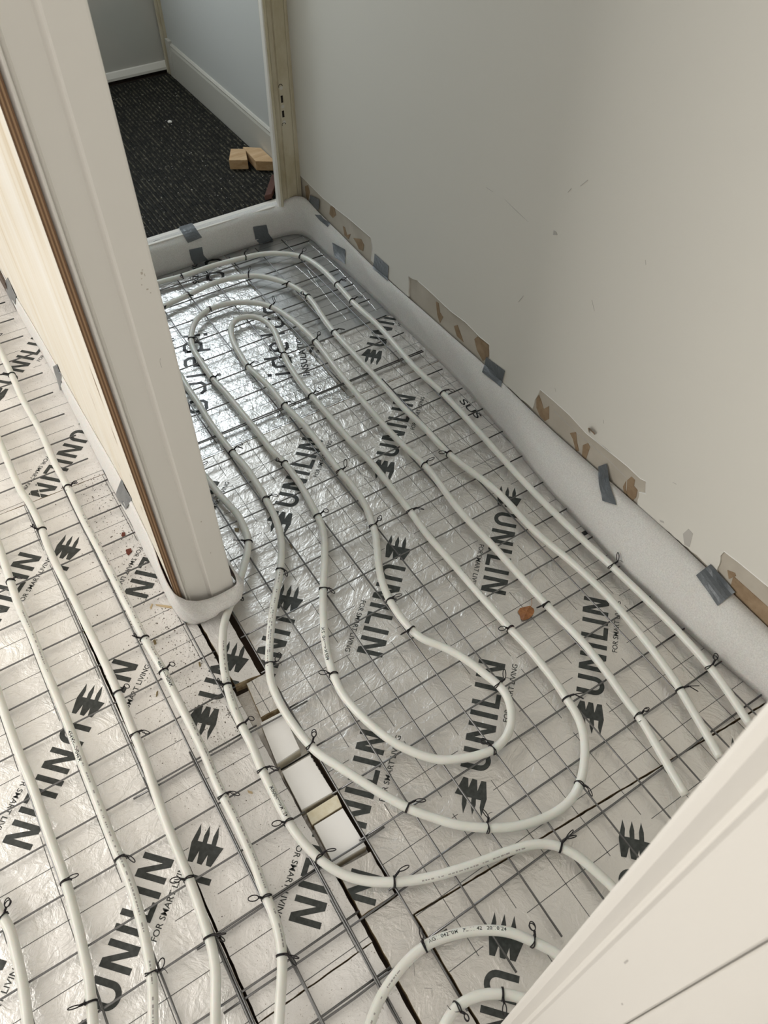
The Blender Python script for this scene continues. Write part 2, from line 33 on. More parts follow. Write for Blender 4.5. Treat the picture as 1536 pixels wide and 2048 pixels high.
TAPEGRID=[[(0.9053,1.4327,0.1457),(0.9053,1.4355,0.138),(0.9053,1.4383,0.1303),(0.9053,1.4411,0.1226),(0.9053,1.444,0.1148),(0.9038,1.4437,0.109),(0.9003,1.4397,0.1055),(0.9053,1.4219,0.148),(0.9053,1.4244,0.1405),(0.9053,1.427,0.1329),(0.9053,1.4296,0.1253),(0.9053,1.4322,0.1177),(0.9053,1.4348,0.11),(0.9015,1.4299,0.1071),(0.9053,1.4111,0.1504),(0.9053,1.4135,0.143),(0.9053,1.4158,0.1355),(0.9053,1.4182,0.128),(0.9053,1.4205,0.1205),(0.9053,1.4229,0.113),(0.9028,1.4202,0.1086),(0.9053,1.4005,0.1527),(0.9053,1.4026,0.1454),(0.9053,1.4047,0.1381),(0.9053,1.4068,0.1307),(0.9053,1.4089,0.1233),(0.9053,1.411,0.1159),(0.9049,1.4123,0.109),(0.9053,1.3899,0.155),(0.9053,1.3917,0.1478),(0.9053,1.3936,0.1406),(0.9053,1.3955,0.1334),(0.9053,1.3973,0.1261),(0.9053,1.3992,0.1189),(0.9053,1.4011,0.1115),(0.9053,1.3793,0.1573),(0.9053,1.381,0.1502),(0.9053,1.3826,0.1432),(0.9053,1.3842,0.1361),(0.9053,1.3859,0.1289),(0.9053,1.3875,0.1218),(0.9053,1.3892,0.1146),(0.9053,1.3689,0.1595),(0.9053,1.3702,0.1526),(0.9053,1.3716,0.1457),(0.9053,1.373,0.1387),(0.9053,1.3745,0.1317),(0.9053,1.3759,0.1247),(0.9053,1.3773,0.1176)],[(0.8955,1.3899,0.0978),(0.8955,1.3747,0.0977),(0.8954,1.3596,0.0975),(0.8954,1.3449,0.0971),(0.8955,1.3302,0.0967),(0.8956,1.3157,0.0964),(0.8956,1.3012,0.096),(0.8965,1.385,0.0996),(0.8965,1.3705,0.0996),(0.8965,1.3562,0.0994),(0.8966,1.3422,0.0992),(0.8967,1.3282,0.0989),(0.8969,1.3144,0.0986),(0.897,1.3006,0.0983),(0.8975,1.3803,0.1014),(0.8976,1.3665,0.1014),(0.8977,1.353,0.1013),(0.8979,1.3396,0.1011),(0.8981,1.3264,0.1009),(0.8983,1.3132,0.1008),(0.8985,1.3002,0.1006),(0.8986,1.3756,0.103),(0.8987,1.3625,0.1032),(0.8989,1.3498,0.1031),(0.8992,1.3372,0.103),(0.8994,1.3247,0.1029),(0.8997,1.3122,0.1028),(0.9,1.2999,0.1027),(0.8997,1.371,0.1046),(0.8999,1.3588,0.1048),(0.9002,1.3468,0.1048),(0.9006,1.3349,0.1048),(0.9009,1.3231,0.1047),(0.9013,1.3114,0.1047),(0.9017,1.2998,0.1046),(0.9008,1.3666,0.1062),(0.9011,1.3551,0.1064),(0.9016,1.3439,0.1064),(0.902,1.3328,0.1065),(0.9025,1.3217,0.1065),(0.9029,1.3107,0.1065),(0.9036,1.3002,0.1063),(0.902,1.3622,0.1077),(0.9025,1.3516,0.1078),(0.903,1.3412,0.108),(0.9038,1.3314,0.1077),(0.9048,1.3219,0.1072),(0.9053,1.3115,0.1074),(0.9053,1.3003,0.1081)],[(0.8865,1.26,0.0628),(0.8859,1.2564,0.0555),(0.8855,1.2535,0.0478),(0.8854,1.251,0.0397),(0.8856,1.249,0.0312),(0.8861,1.2476,0.0223),(0.8868,1.2466,0.013),(0.8871,1.2461,0.0656),(0.8863,1.2428,0.0583),(0.8859,1.2401,0.0505),(0.8857,1.238,0.0423),(0.8858,1.2364,0.0337),(0.8862,1.2353,0.0247),(0.8869,1.2347,0.0153),(0.8878,1.2324,0.0683),(0.8869,1.2294,0.061),(0.8863,1.227,0.0532),(0.886,1.2252,0.045),(0.886,1.2239,0.0363),(0.8864,1.2232,0.0272),(0.887,1.223,0.0176),(0.8885,1.2188,0.0709),(0.8874,1.2161,0.0636),(0.8867,1.2139,0.0558),(0.8863,1.2124,0.0475),(0.8863,1.2115,0.0388),(0.8865,1.2111,0.0295),(0.8871,1.2113,0.0199),(0.8892,1.2055,0.0735),(0.888,1.2029,0.0662),(0.8871,1.2011,0.0583),(0.8866,1.1998,0.05),(0.8865,1.1992,0.0412),(0.8867,1.1992,0.0319),(0.8872,1.1998,0.0221),(0.89,1.1923,0.0759),(0.8886,1.19,0.0687),(0.8876,1.1883,0.0608),(0.887,1.1874,0.0525),(0.8867,1.1871,0.0436),(0.8868,1.1874,0.0342),(0.8873,1.1883,0.0243),(0.8908,1.1794,0.0783),(0.8893,1.1771,0.0711),(0.8881,1.1757,0.0633),(0.8874,1.175,0.0549),(0.887,1.175,0.046),(0.887,1.1756,0.0365),(0.8874,1.1769,0.0265)],[(0.9053,1.0197,0.1443),(0.9053,1.0218,0.1348),(0.9053,1.0238,0.1253),(0.9053,1.0259,0.1157),(0.9053,1.028,0.106),(0.9053,1.0301,0.0963),(0.9008,1.0249,0.0922),(0.9053,1.0063,0.1444),(0.9053,1.0082,0.135),(0.9053,1.01,0.1255),(0.9053,1.0118,0.116),(0.9053,1.0137,0.1064),(0.9053,1.0155,0.0967),(0.9008,1.0102,0.0926),(0.9053,0.993,0.1446),(0.9053,0.9946,0.1352),(0.9053,0.9962,0.1258),(0.9053,0.9978,0.1163),(0.9053,0.9994,0.1067),(0.9053,1.0011,0.0971),(0.9009,0.9957,0.093),(0.9053,0.9798,0.1447),(0.9053,0.9812,0.1354),(0.9053,0.9825,0.126),(0.9053,0.9839,0.1166),(0.9053,0.9853,0.1071),(0.9053,0.9867,0.0975),(0.9009,0.9812,0.0934),(0.9053,0.9666,0.1449),(0.9053,0.9678,0.1356),(0.9053,0.9689,0.1263),(0.9053,0.9701,0.1169),(0.9053,0.9713,0.1074),(0.9053,0.9724,0.0979),(0.901,0.9668,0.0938),(0.9053,0.9536,0.145),(0.9053,0.9545,0.1358),(0.9053,0.9554,0.1265),(0.9053,0.9564,0.1172),(0.9053,0.9573,0.1078),(0.9053,0.9583,0.0983),(0.901,0.9525,0.0942),(0.9053,0.9406,0.1452),(0.9053,0.9413,0.136),(0.9053,0.942,0.1268),(0.9053,0.9427,0.1175),(0.9053,0.9434,0.1081),(0.9053,0.9442,0.0987),(0.901,0.9383,0.0946)],[(0.9052,0.4485,0.1375),(0.9052,0.4499,0.1279),(0.9052,0.4513,0.1182),(0.9052,0.4526,0.1084),(0.8998,0.448,0.1053),(0.8956,0.4447,0.1007),(0.8918,0.4418,0.0956),(0.9052,0.4349,0.1391),(0.9052,0.4362,0.1294),(0.9052,0.4375,0.1196),(0.9052,0.4389,0.1097),(0.9005,0.4351,0.1056),(0.8962,0.4316,0.1012),(0.8922,0.4285,0.0963),(0.9052,0.4214,0.1407),(0.9052,0.4226,0.1309),(0.9052,0.4239,0.121),(0.9052,0.4252,0.1111),(0.9013,0.4223,0.1059),(0.8968,0.4186,0.1017),(0.8926,0.4153,0.0969),(0.9052,0.4079,0.1422),(0.9052,0.4092,0.1324),(0.9052,0.4104,0.1224),(0.9052,0.4116,0.1125),(0.9022,0.4096,0.1062),(0.8974,0.4057,0.1021),(0.893,0.4023,0.0975),(0.9052,0.3946,0.1437),(0.9052,0.3958,0.1338),(0.9052,0.397,0.1238),(0.9052,0.3982,0.1138),(0.903,0.3971,0.1064),(0.8981,0.393,0.1024),(0.8935,0.3894,0.098),(0.9052,0.3814,0.1452),(0.9052,0.3825,0.1353),(0.9052,0.3837,0.1252),(0.9052,0.3848,0.1151),(0.9044,0.3852,0.1059),(0.8988,0.3804,0.1027),(0.8941,0.3766,0.0984),(0.9052,0.3683,0.1467),(0.9052,0.3694,0.1367),(0.9052,0.3705,0.1266),(0.9052,0.3716,0.1165),(0.9052,0.3727,0.1062),(0.8996,0.368,0.1029),(0.8947,0.3639,0.0988)],[(0.9051,-0.0015,0.1161),(0.9027,-0.0099,0.105),(0.8938,-0.023,0.1022),(0.8853,-0.0356,0.0989),(0.8773,-0.0479,0.0951),(0.8697,-0.0598,0.0908),(0.8627,-0.0713,0.0859),(0.9051,-0.0048,0.1209),(0.9051,-0.0121,0.1067),(0.8964,-0.0255,0.1034),(0.8877,-0.039,0.1002),(0.8795,-0.052,0.0965),(0.8718,-0.0646,0.0923),(0.8645,-0.0769,0.0876),(0.9051,-0.008,0.1257),(0.9051,-0.0159,0.1114),(0.8992,-0.0281,0.1045),(0.8902,-0.0423,0.1014),(0.8818,-0.056,0.0979),(0.8738,-0.0694,0.0938),(0.8664,-0.0824,0.0892),(0.9051,-0.0112,0.1304),(0.9051,-0.0198,0.116),(0.9019,-0.0306,0.1055),(0.8927,-0.0455,0.1026),(0.8841,-0.06,0.0992),(0.8759,-0.0741,0.0952),(0.8682,-0.0878,0.0908),(0.9051,-0.0144,0.1351),(0.9051,-0.0235,0.1206),(0.9051,-0.0328,0.106),(0.8953,-0.0488,0.1038),(0.8864,-0.064,0.1005),(0.878,-0.0788,0.0966),(0.8702,-0.0932,0.0923),(0.9051,-0.0175,0.1398),(0.9051,-0.0273,0.1252),(0.9051,-0.0372,0.1105),(0.8978,-0.052,0.1049),(0.8887,-0.068,0.1017),(0.8802,-0.0835,0.098),(0.8721,-0.0986,0.0938),(0.9051,-0.0207,0.1444),(0.9051,-0.0311,0.1297),(0.9051,-0.0415,0.1149),(0.9004,-0.0552,0.1059),(0.8911,-0.0719,0.1029),(0.8823,-0.0881,0.0993),(0.8741,-0.1039,0.0952)],[(0.9051,-0.3524,0.13),(0.9051,-0.3497,0.12),(0.9037,-0.3476,0.1116),(0.8973,-0.3474,0.1094),(0.8912,-0.3472,0.1068),(0.8853,-0.3469,0.104),(0.8795,-0.3465,0.101),(0.9051,-0.3649,0.1277),(0.9051,-0.3622,0.1173),(0.9019,-0.3608,0.1108),(0.8955,-0.3606,0.1082),(0.8892,-0.3603,0.1055),(0.8832,-0.36,0.1025),(0.8773,-0.3596,0.0993),(0.9051,-0.3773,0.1254),(0.9051,-0.3747,0.1146),(0.9002,-0.3738,0.1098),(0.8937,-0.3736,0.1071),(0.8873,-0.3734,0.1042),(0.8811,-0.373,0.1011),(0.8751,-0.3726,0.0976),(0.9051,-0.3897,0.1231),(0.9051,-0.387,0.1119),(0.8986,-0.3867,0.1088),(0.8919,-0.3865,0.1059),(0.8854,-0.3863,0.1029),(0.8791,-0.386,0.0996),(0.873,-0.3855,0.0959),(0.9051,-0.402,0.1208),(0.9045,-0.3995,0.11),(0.8971,-0.3995,0.1077),(0.8902,-0.3994,0.1048),(0.8835,-0.3991,0.1016),(0.8771,-0.3988,0.098),(0.8709,-0.3983,0.0942),(0.9051,-0.4142,0.1185),(0.9028,-0.4124,0.1095),(0.8955,-0.4123,0.1067),(0.8885,-0.4121,0.1036),(0.8817,-0.4118,0.1002),(0.8751,-0.4114,0.0965),(0.8688,-0.411,0.0924),(0.9051,-0.4263,0.1162),(0.9014,-0.425,0.1086),(0.894,-0.4249,0.1057),(0.8868,-0.4247,0.1025),(0.8799,-0.4244,0.0989),(0.8732,-0.424,0.0949),(0.8669,-0.4235,0.0906)],[(0.4712,1.5546,0.1011),(0.4692,1.5366,0.1011),(0.4682,1.5219,0.0992),(0.4684,1.5113,0.0949),(0.4692,1.5025,0.0894),(0.4705,1.4955,0.0829),(0.4722,1.4899,0.0754),(0.4791,1.5545,0.1011),(0.4772,1.5367,0.1011),(0.4763,1.522,0.0993),(0.4766,1.5115,0.095),(0.4775,1.5028,0.0896),(0.4789,1.4958,0.0832),(0.4807,1.4902,0.0758),(0.487,1.5544,0.1011),(0.4853,1.5368,0.1011),(0.4845,1.5222,0.0994),(0.4849,1.5118,0.0951),(0.4858,1.5031,0.0898),(0.4872,1.4961,0.0835),(0.4891,1.4905,0.0763),(0.495,1.5543,0.1011),(0.4933,1.5369,0.1011),(0.4926,1.5224,0.0994),(0.4931,1.5121,0.0953),(0.4941,1.5034,0.0901),(0.4957,1.4964,0.0839),(0.4976,1.4908,0.0768),(0.5029,1.5542,0.1011),(0.5014,1.537,0.1011),(0.5008,1.5226,0.0995),(0.5014,1.5123,0.0954),(0.5025,1.5037,0.0903),(0.5041,1.4967,0.0842),(0.5062,1.4911,0.0772),(0.5109,1.554,0.1011),(0.5095,1.5371,0.1011),(0.5089,1.5228,0.0995),(0.5096,1.5126,0.0955),(0.5108,1.504,0.0905),(0.5125,1.497,0.0845),(0.5147,1.4914,0.0777),(0.5189,1.5539,0.1011),(0.5176,1.5372,0.1011),(0.5171,1.523,0.0996),(0.5179,1.5128,0.0957),(0.5192,1.5044,0.0907),(0.521,1.4974,0.0849),(0.5233,1.4917,0.0781)],[(0.4684,1.4823,0.0547),(0.4682,1.4815,0.0495),(0.4681,1.481,0.0442),(0.4682,1.4808,0.0386),(0.4683,1.4808,0.0329),(0.4684,1.4812,0.0269),(0.4687,1.4818,0.0208),(0.4759,1.4822,0.0541),(0.4758,1.4814,0.049),(0.4757,1.481,0.0438),(0.4757,1.4808,0.0383),(0.4758,1.4809,0.0327),(0.4759,1.4812,0.0268),(0.4762,1.4818,0.0208),(0.4835,1.4821,0.0535),(0.4833,1.4814,0.0485),(0.4832,1.4809,0.0433),(0.4832,1.4808,0.038),(0.4833,1.4809,0.0324),(0.4834,1.4812,0.0267),(0.4836,1.4818,0.0208),(0.491,1.482,0.0529),(0.4909,1.4813,0.048),(0.4908,1.4809,0.0429),(0.4907,1.4808,0.0376),(0.4908,1.4809,0.0322),(0.4909,1.4812,0.0266),(0.4911,1.4818,0.0208),(0.4986,1.4819,0.0523),(0.4984,1.4813,0.0475),(0.4983,1.4809,0.0425),(0.4983,1.4808,0.0373),(0.4983,1.4809,0.0319),(0.4985,1.4812,0.0264),(0.4987,1.4818,0.0208),(0.5062,1.4818,0.0517),(0.506,1.4812,0.0469),(0.5059,1.4809,0.042),(0.5059,1.4808,0.037),(0.5059,1.4809,0.0317),(0.506,1.4812,0.0263),(0.5062,1.4818,0.0207),(0.5138,1.4817,0.0511),(0.5137,1.4812,0.0464),(0.5135,1.4809,0.0416),(0.5135,1.4808,0.0366),(0.5135,1.4809,0.0315),(0.5136,1.4812,0.0262),(0.5137,1.4818,0.0207)],[(0.4687,1.4818,0.0208),(0.4701,1.4824,0.0161),(0.4716,1.4832,0.0114),(0.4732,1.4841,0.0065),(0.4748,1.4851,0.0015),(0.4764,1.4863,-0.0036),(0.4781,1.4876,-0.0088),(0.4762,1.4818,0.0208),(0.4777,1.4824,0.0161),(0.4793,1.4832,0.0114),(0.481,1.4841,0.0065),(0.4827,1.4851,0.0015),(0.4845,1.4863,-0.0035),(0.4863,1.4876,-0.0087),(0.4836,1.4818,0.0208),(0.4853,1.4824,0.0161),(0.4871,1.4832,0.0114),(0.4888,1.4841,0.0065),(0.4907,1.4851,0.0016),(0.4926,1.4863,-0.0035),(0.4945,1.4876,-0.0086),(0.4911,1.4818,0.0208),(0.4929,1.4824,0.0161),(0.4948,1.4832,0.0114),(0.4967,1.4841,0.0066),(0.4987,1.4851,0.0016),(0.5007,1.4863,-0.0034),(0.5027,1.4876,-0.0086),(0.4987,1.4818,0.0208),(0.5006,1.4824,0.0161),(0.5026,1.4832,0.0114),(0.5046,1.4841,0.0066),(0.5066,1.4851,0.0017),(0.5088,1.4863,-0.0033),(0.5109,1.4876,-0.0085),(0.5062,1.4818,0.0207),(0.5082,1.4824,0.0161),(0.5103,1.4832,0.0115),(0.5125,1.4841,0.0067),(0.5146,1.4851,0.0017),(0.5169,1.4862,-0.0033),(0.5192,1.4875,-0.0084),(0.5137,1.4818,0.0207),(0.5159,1.4824,0.0162),(0.5181,1.4832,0.0115),(0.5204,1.4841,0.0067),(0.5227,1.4851,0.0018),(0.525,1.4862,-0.0032),(0.5274,1.4875,-0.0083)],[(0.7046,1.4844,0.0631),(0.7043,1.4826,0.056),(0.7043,1.4814,0.0484),(0.7045,1.4808,0.0404),(0.705,1.4809,0.032),(0.7058,1.4816,0.0231),(0.7067,1.4828,0.0137),(0.7128,1.4841,0.062),(0.7126,1.4824,0.0552),(0.7126,1.4813,0.048),(0.7129,1.4808,0.0404),(0.7134,1.4809,0.0324),(0.7142,1.4815,0.0241),(0.7151,1.4826,0.0153),(0.721,1.4838,0.0608),(0.7209,1.4823,0.0544),(0.721,1.4813,0.0476),(0.7213,1.4808,0.0404),(0.7218,1.4809,0.0329),(0.7226,1.4814,0.0251),(0.7235,1.4823,0.0169),(0.7292,1.4834,0.0597),(0.7292,1.4821,0.0536),(0.7294,1.4813,0.0472),(0.7297,1.4808,0.0405),(0.7303,1.4808,0.0334),(0.731,1.4813,0.0261),(0.7319,1.4821,0.0185),(0.7375,1.4832,0.0585),(0.7375,1.482,0.0528),(0.7378,1.4812,0.0468),(0.7382,1.4808,0.0405),(0.7387,1.4808,0.0339),(0.7395,1.4812,0.0271),(0.7403,1.4819,0.02),(0.7457,1.4829,0.0573),(0.7459,1.4819,0.0519),(0.7462,1.4812,0.0463),(0.7466,1.4808,0.0405),(0.7472,1.4808,0.0344),(0.7479,1.4811,0.0281),(0.7488,1.4817,0.0216),(0.754,1.4826,0.0561),(0.7543,1.4817,0.0511),(0.7546,1.4812,0.0459),(0.7551,1.4808,0.0405),(0.7557,1.4808,0.0349),(0.7564,1.4811,0.0291),(0.7572,1.4816,0.0232)],[(0.7067,1.4828,0.0137),(0.7092,1.4835,0.0098),(0.7118,1.4843,0.0058),(0.7144,1.4851,0.0017),(0.7171,1.4861,-0.0025),(0.7198,1.4871,-0.0068),(0.7212,1.4849,-0.0089),(0.7151,1.4826,0.0153),(0.7177,1.4833,0.011),(0.7203,1.4841,0.0066),(0.723,1.485,0.0022),(0.7258,1.4861,-0.0024),(0.7286,1.4872,-0.0071),(0.7296,1.4841,-0.0089),(0.7235,1.4823,0.0169),(0.7261,1.4831,0.0123),(0.7289,1.4839,0.0075),(0.7316,1.4849,0.0027),(0.7345,1.486,-0.0023),(0.7374,1.4873,-0.0074),(0.7381,1.4832,-0.0089),(0.7319,1.4821,0.0185),(0.7346,1.4828,0.0135),(0.7374,1.4837,0.0084),(0.7403,1.4848,0.0032),(0.7432,1.486,-0.0022),(0.7462,1.4874,-0.0076),(0.7465,1.4824,-0.0089),(0.7403,1.4819,0.02),(0.7431,1.4827,0.0147),(0.7459,1.4836,0.0093),(0.7489,1.4847,0.0037),(0.7519,1.486,-0.0021),(0.755,1.4874,-0.0079),(0.755,1.4815,-0.0089),(0.7488,1.4817,0.0216),(0.7516,1.4825,0.016),(0.7545,1.4834,0.0102),(0.7576,1.4846,0.0042),(0.7607,1.486,-0.0019),(0.7639,1.4875,-0.0082),(0.7635,1.4806,-0.0089),(0.7572,1.4816,0.0232),(0.7601,1.4823,0.0172),(0.7631,1.4833,0.011),(0.7662,1.4845,0.0047),(0.7695,1.4859,-0.0018),(0.7728,1.4876,-0.0085),(0.772,1.4797,-0.0089)],[(-0.0987,1.6824,0.0083),(-0.0985,1.6676,0.0027),(-0.0983,1.6548,-0.0041),(-0.0982,1.6388,-0.0089),(-0.0985,1.6153,-0.0089),(-0.0988,1.5921,-0.0089),(-0.099,1.569,-0.0089),(-0.0982,1.6217,0.0485),(-0.0983,1.6031,0.0461),(-0.0985,1.585,0.0435),(-0.0986,1.5672,0.0407),(-0.0987,1.5499,0.0377),(-0.0988,1.5331,0.0345),(-0.0988,1.5168,0.031),(-0.0965,1.5879,0.0723),(-0.0967,1.5691,0.0707),(-0.097,1.5507,0.0689),(-0.0972,1.5326,0.067),(-0.0974,1.5149,0.065),(-0.0976,1.4975,0.0628),(-0.0978,1.4815,0.0599),(-0.0943,1.5634,0.0904),(-0.0947,1.5448,0.0892),(-0.095,1.5267,0.0879),(-0.0954,1.5088,0.0865),(-0.0957,1.4913,0.0849),(-0.096,1.4742,0.0832),(-0.0962,1.4581,0.0809),(-0.0916,1.5508,0.1012),(-0.0923,1.5286,0.1028),(-0.0928,1.5083,0.1033),(-0.0932,1.4909,0.1022),(-0.0937,1.4724,0.1018),(-0.0941,1.4548,0.101),(-0.0945,1.4381,0.0997),(-0.0905,1.5113,0.1281),(-0.0905,1.5025,0.1223),(-0.0905,1.4937,0.1164),(-0.0905,1.4849,0.1105),(-0.0909,1.4692,0.1089),(-0.0918,1.4444,0.1131),(-0.0927,1.4204,0.1169),(-0.0905,1.4543,0.1655),(-0.0905,1.447,0.1594),(-0.0905,1.4398,0.1533),(-0.0905,1.4326,0.1472),(-0.0905,1.4253,0.1411),(-0.0905,1.4181,0.135),(-0.0905,1.4108,0.1289)],[(-0.0945,1.0491,0.1214),(-0.0949,1.0582,0.1013),(-0.0951,1.0707,0.0782),(-0.095,1.0879,0.0512),(-0.0944,1.1127,0.0179),(-0.0944,1.1285,-0.0088),(-0.0967,1.1103,-0.0088),(-0.0941,1.0273,0.1384),(-0.0945,1.0325,0.1224),(-0.0949,1.0397,0.1047),(-0.0951,1.0493,0.0849),(-0.0951,1.0623,0.0622),(-0.0948,1.0801,0.0356),(-0.094,1.1053,0.0026),(-0.0935,1.0075,0.1538),(-0.0941,1.0097,0.1413),(-0.0945,1.0132,0.1276),(-0.0948,1.0184,0.1125),(-0.0951,1.0251,0.096),(-0.0952,1.0339,0.0778),(-0.0952,1.0454,0.0573),(-0.0928,0.99,0.1675),(-0.0934,0.9898,0.1579),(-0.0939,0.9903,0.1477),(-0.0944,0.9916,0.1368),(-0.0948,0.9939,0.125),(-0.0951,0.9974,0.1122),(-0.0953,1.0024,0.0981),(-0.0912,0.9869,0.1704),(-0.0925,0.9745,0.1711),(-0.0931,0.9713,0.1648),(-0.0936,0.9703,0.1568),(-0.094,0.9697,0.1484),(-0.0944,0.9696,0.1396),(-0.0948,0.9701,0.1303),(-0.0905,0.9703,0.1834),(-0.0905,0.9737,0.1732),(-0.0913,0.9658,0.1716),(-0.0924,0.9549,0.1721),(-0.093,0.9504,0.1679),(-0.0934,0.9483,0.1618),(-0.0938,0.9465,0.1555),(-0.0905,0.9452,0.2028),(-0.0905,0.9467,0.1951),(-0.0905,0.9482,0.1874),(-0.0905,0.9498,0.1796),(-0.0905,0.9506,0.1724),(-0.0914,0.9412,0.1729),(-0.0922,0.9319,0.1734)],[(-0.1003,0.6323,0.0088),(-0.1009,0.6068,0.0247),(-0.1014,0.5823,0.0398),(-0.1017,0.5601,0.0527),(-0.1019,0.5396,0.0641),(-0.1021,0.5204,0.0742),(-0.1022,0.5021,0.0836),(-0.1012,0.5733,0.0776),(-0.1012,0.5556,0.0853),(-0.1013,0.5386,0.0925),(-0.1013,0.5221,0.0991),(-0.1013,0.5062,0.1054),(-0.1014,0.4898,0.1124),(-0.1015,0.4734,0.1196),(-0.1001,0.5388,0.1204),(-0.1001,0.5243,0.1246),(-0.1001,0.5101,0.1286),(-0.1001,0.4956,0.133),(-0.1002,0.4804,0.1384),(-0.1003,0.4655,0.1437),(-0.1004,0.4507,0.1488),(-0.0984,0.5143,0.1524),(-0.0984,0.5014,0.1547),(-0.0985,0.4874,0.1584),(-0.0986,0.4733,0.1623),(-0.0987,0.4593,0.1662),(-0.0989,0.4455,0.17),(-0.099,0.4318,0.1738),(-0.0963,0.4949,0.1789),(-0.0965,0.4814,0.1817),(-0.0967,0.468,0.1845),(-0.0969,0.4547,0.1873),(-0.0971,0.4416,0.1901),(-0.0973,0.4285,0.193),(-0.0974,0.4159,0.1954),(-0.0941,0.4774,0.2033),(-0.0944,0.4644,0.2053),(-0.0947,0.4516,0.2073),(-0.095,0.4389,0.2093),(-0.0952,0.4263,0.2114),(-0.0954,0.4146,0.2125),(-0.0954,0.4049,0.2116),(-0.0916,0.4644,0.2228),(-0.0921,0.4512,0.2249),(-0.0925,0.438,0.227),(-0.093,0.4251,0.2291),(-0.0934,0.4122,0.2311),(-0.0938,0.3995,0.2332),(-0.0942,0.3869,0.2352)]]
# ---------------------------------------------------------------- materials
def mat(name, color, rough=0.5, metal=0.0, **kw):
    m = bpy.data.materials.new(name); m.use_nodes = True
    b = m.node_tree.nodes['Principled BSDF']
    b.inputs['Base Color'].default_value = (*color, 1); b.inputs['Roughness'].default_value = rough; b.inputs['Metallic'].default_value = metal
    for k, v in kw.items(): b.inputs[k.replace('_', ' ')].default_value = v
    return m
def nodes(m): return m.node_tree.nodes, m.node_tree.links, m.node_tree.nodes['Principled BSDF']
def coords(m, scale=(1, 1, 1), rot=(0, 0, 0)):
    n, l, b = nodes(m)
    tc = n.new('ShaderNodeTexCoord'); mp = n.new('ShaderNodeMapping'); mp.inputs['Scale'].default_value = scale; mp.inputs['Rotation'].default_value = rot
    l.new(tc.outputs['Object'], mp.inputs['Vector']); return mp.outputs['Vector']
def noise(m, scale, detail=3, rough=0.55, sc=(1, 1, 1), rot=(0, 0, 0), dist=0.0):
    n, l, b = nodes(m); t = n.new('ShaderNodeTexNoise'); t.inputs['Scale'].default_value = scale; t.inputs['Detail'].default_value = detail
    t.inputs['Roughness'].default_value = rough; t.inputs['Distortion'].default_value = dist
    l.new(coords(m, sc, rot), t.inputs['Vector']); return t.outputs['Fac']
def ramp(m, fac, stops):
    n, l, b = nodes(m); r = n.new('ShaderNodeValToRGB'); l.new(fac, r.inputs['Fac'])
    e = r.color_ramp.elements
    while len(e) < len(stops): e.new(0.5)
    for q, (p, c) in zip(e, stops): q.position = p; q.color = (*c, 1) if len(c) == 3 else c
    return r.outputs['Color']
def bump(m, fac, strength=0.3, dist=0.002, prev=None):
    n, l, b = nodes(m); bp = n.new('ShaderNodeBump'); bp.inputs['Strength'].default_value = strength; bp.inputs['Distance'].default_value = dist
    l.new(fac, bp.inputs['Height'])
    if prev: l.new(prev, bp.inputs['Normal'])
    l.new(bp.outputs['Normal'], b.inputs['Normal']); return bp.outputs['Normal']
def color(m, out): nodes(m)[1].new(out, nodes(m)[2].inputs['Base Color'])
def mix(m, a, b_, fac):
    n, l, b = nodes(m); x = n.new('ShaderNodeMix'); x.data_type = 'RGBA'
    for s, v in ((6, a), (7, b_)):
        if isinstance(v, tuple): x.inputs[s].default_value = (*v, 1)
        else: l.new(v, x.inputs[s])
    if isinstance(fac, float): x.inputs[0].default_value = fac
    else: l.new(fac, x.inputs[0])
    return x.outputs[2]

def foil_mat(name, base, rough, metal, crinkle, fine, dirt=False):
    m = mat(name, base, rough, metal)
    p = bump(m, noise(m, 13, 5, 0.6, dist=2.6), crinkle, 0.010)
    p = bump(m, noise(m, 48, 4, 0.6, dist=1.4), crinkle * 0.9, 0.0035, p)
    n, l, b = nodes(m)
    v = n.new('ShaderNodeTexVoronoi'); v.feature = 'DISTANCE_TO_EDGE'; v.inputs['Scale'].default_value = 26; v.inputs['Randomness'].default_value = 1
    l.new(coords(m, (1, 1, 1), (0, 0, 0.6)), v.inputs['Vector'])
    r = ramp(m, v.outputs['Distance'], [(0.0, (1, 1, 1)), (0.06, (0, 0, 0))])
    p = bump(m, r, fine, 0.0006, p)
    bump(m, noise(m, 260, 2), 0.10, 0.0004, p)
    c = ramp(m, noise(m, 5, 4), [(0.3, tuple(x * 0.93 for x in base)), (0.7, tuple(min(1, x * 1.03) for x in base))])
    if dirt:
        d = ramp(m, noise(m, 330, 3, 0.7), [(0.645, (0, 0, 0)), (0.70, (1, 1, 1))])
        c = mix(m, c, (0.22, 0.16, 0.11), d)
    color(m, c)
    return m
FOIL = foil_mat('foil_facing', (0.76, 0.735, 0.705), 0.36, 0.72, 0.42, 0.35)
FOIL_L = foil_mat('foil_facing_left_lit', (0.90, 0.885, 0.865), 0.40, 0.48, 0.55, 0.35)  # paler foil copy; brighter light of the left side put into its colour
FOIL_D = foil_mat('foil_facing_crumbs', (0.86, 0.84, 0.82), 0.46, 0.42, 0.32, 0.22, True)
FOIL_FAR = foil_mat('foil_facing_bright', (0.84, 0.84, 0.84), 0.27, 0.95, 0.55, 0.45)
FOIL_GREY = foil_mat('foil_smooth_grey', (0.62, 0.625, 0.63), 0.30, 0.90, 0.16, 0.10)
PIR = mat('rigid_foam_core', (0.50, 0.40, 0.24), 0.9); color(PIR, ramp(PIR, noise(PIR, 90, 4), [(0.3, (0.25, 0.16, 0.08)), (0.7, (0.62, 0.52, 0.34))])); bump(PIR, noise(PIR, 200, 3), 0.6, 0.002)
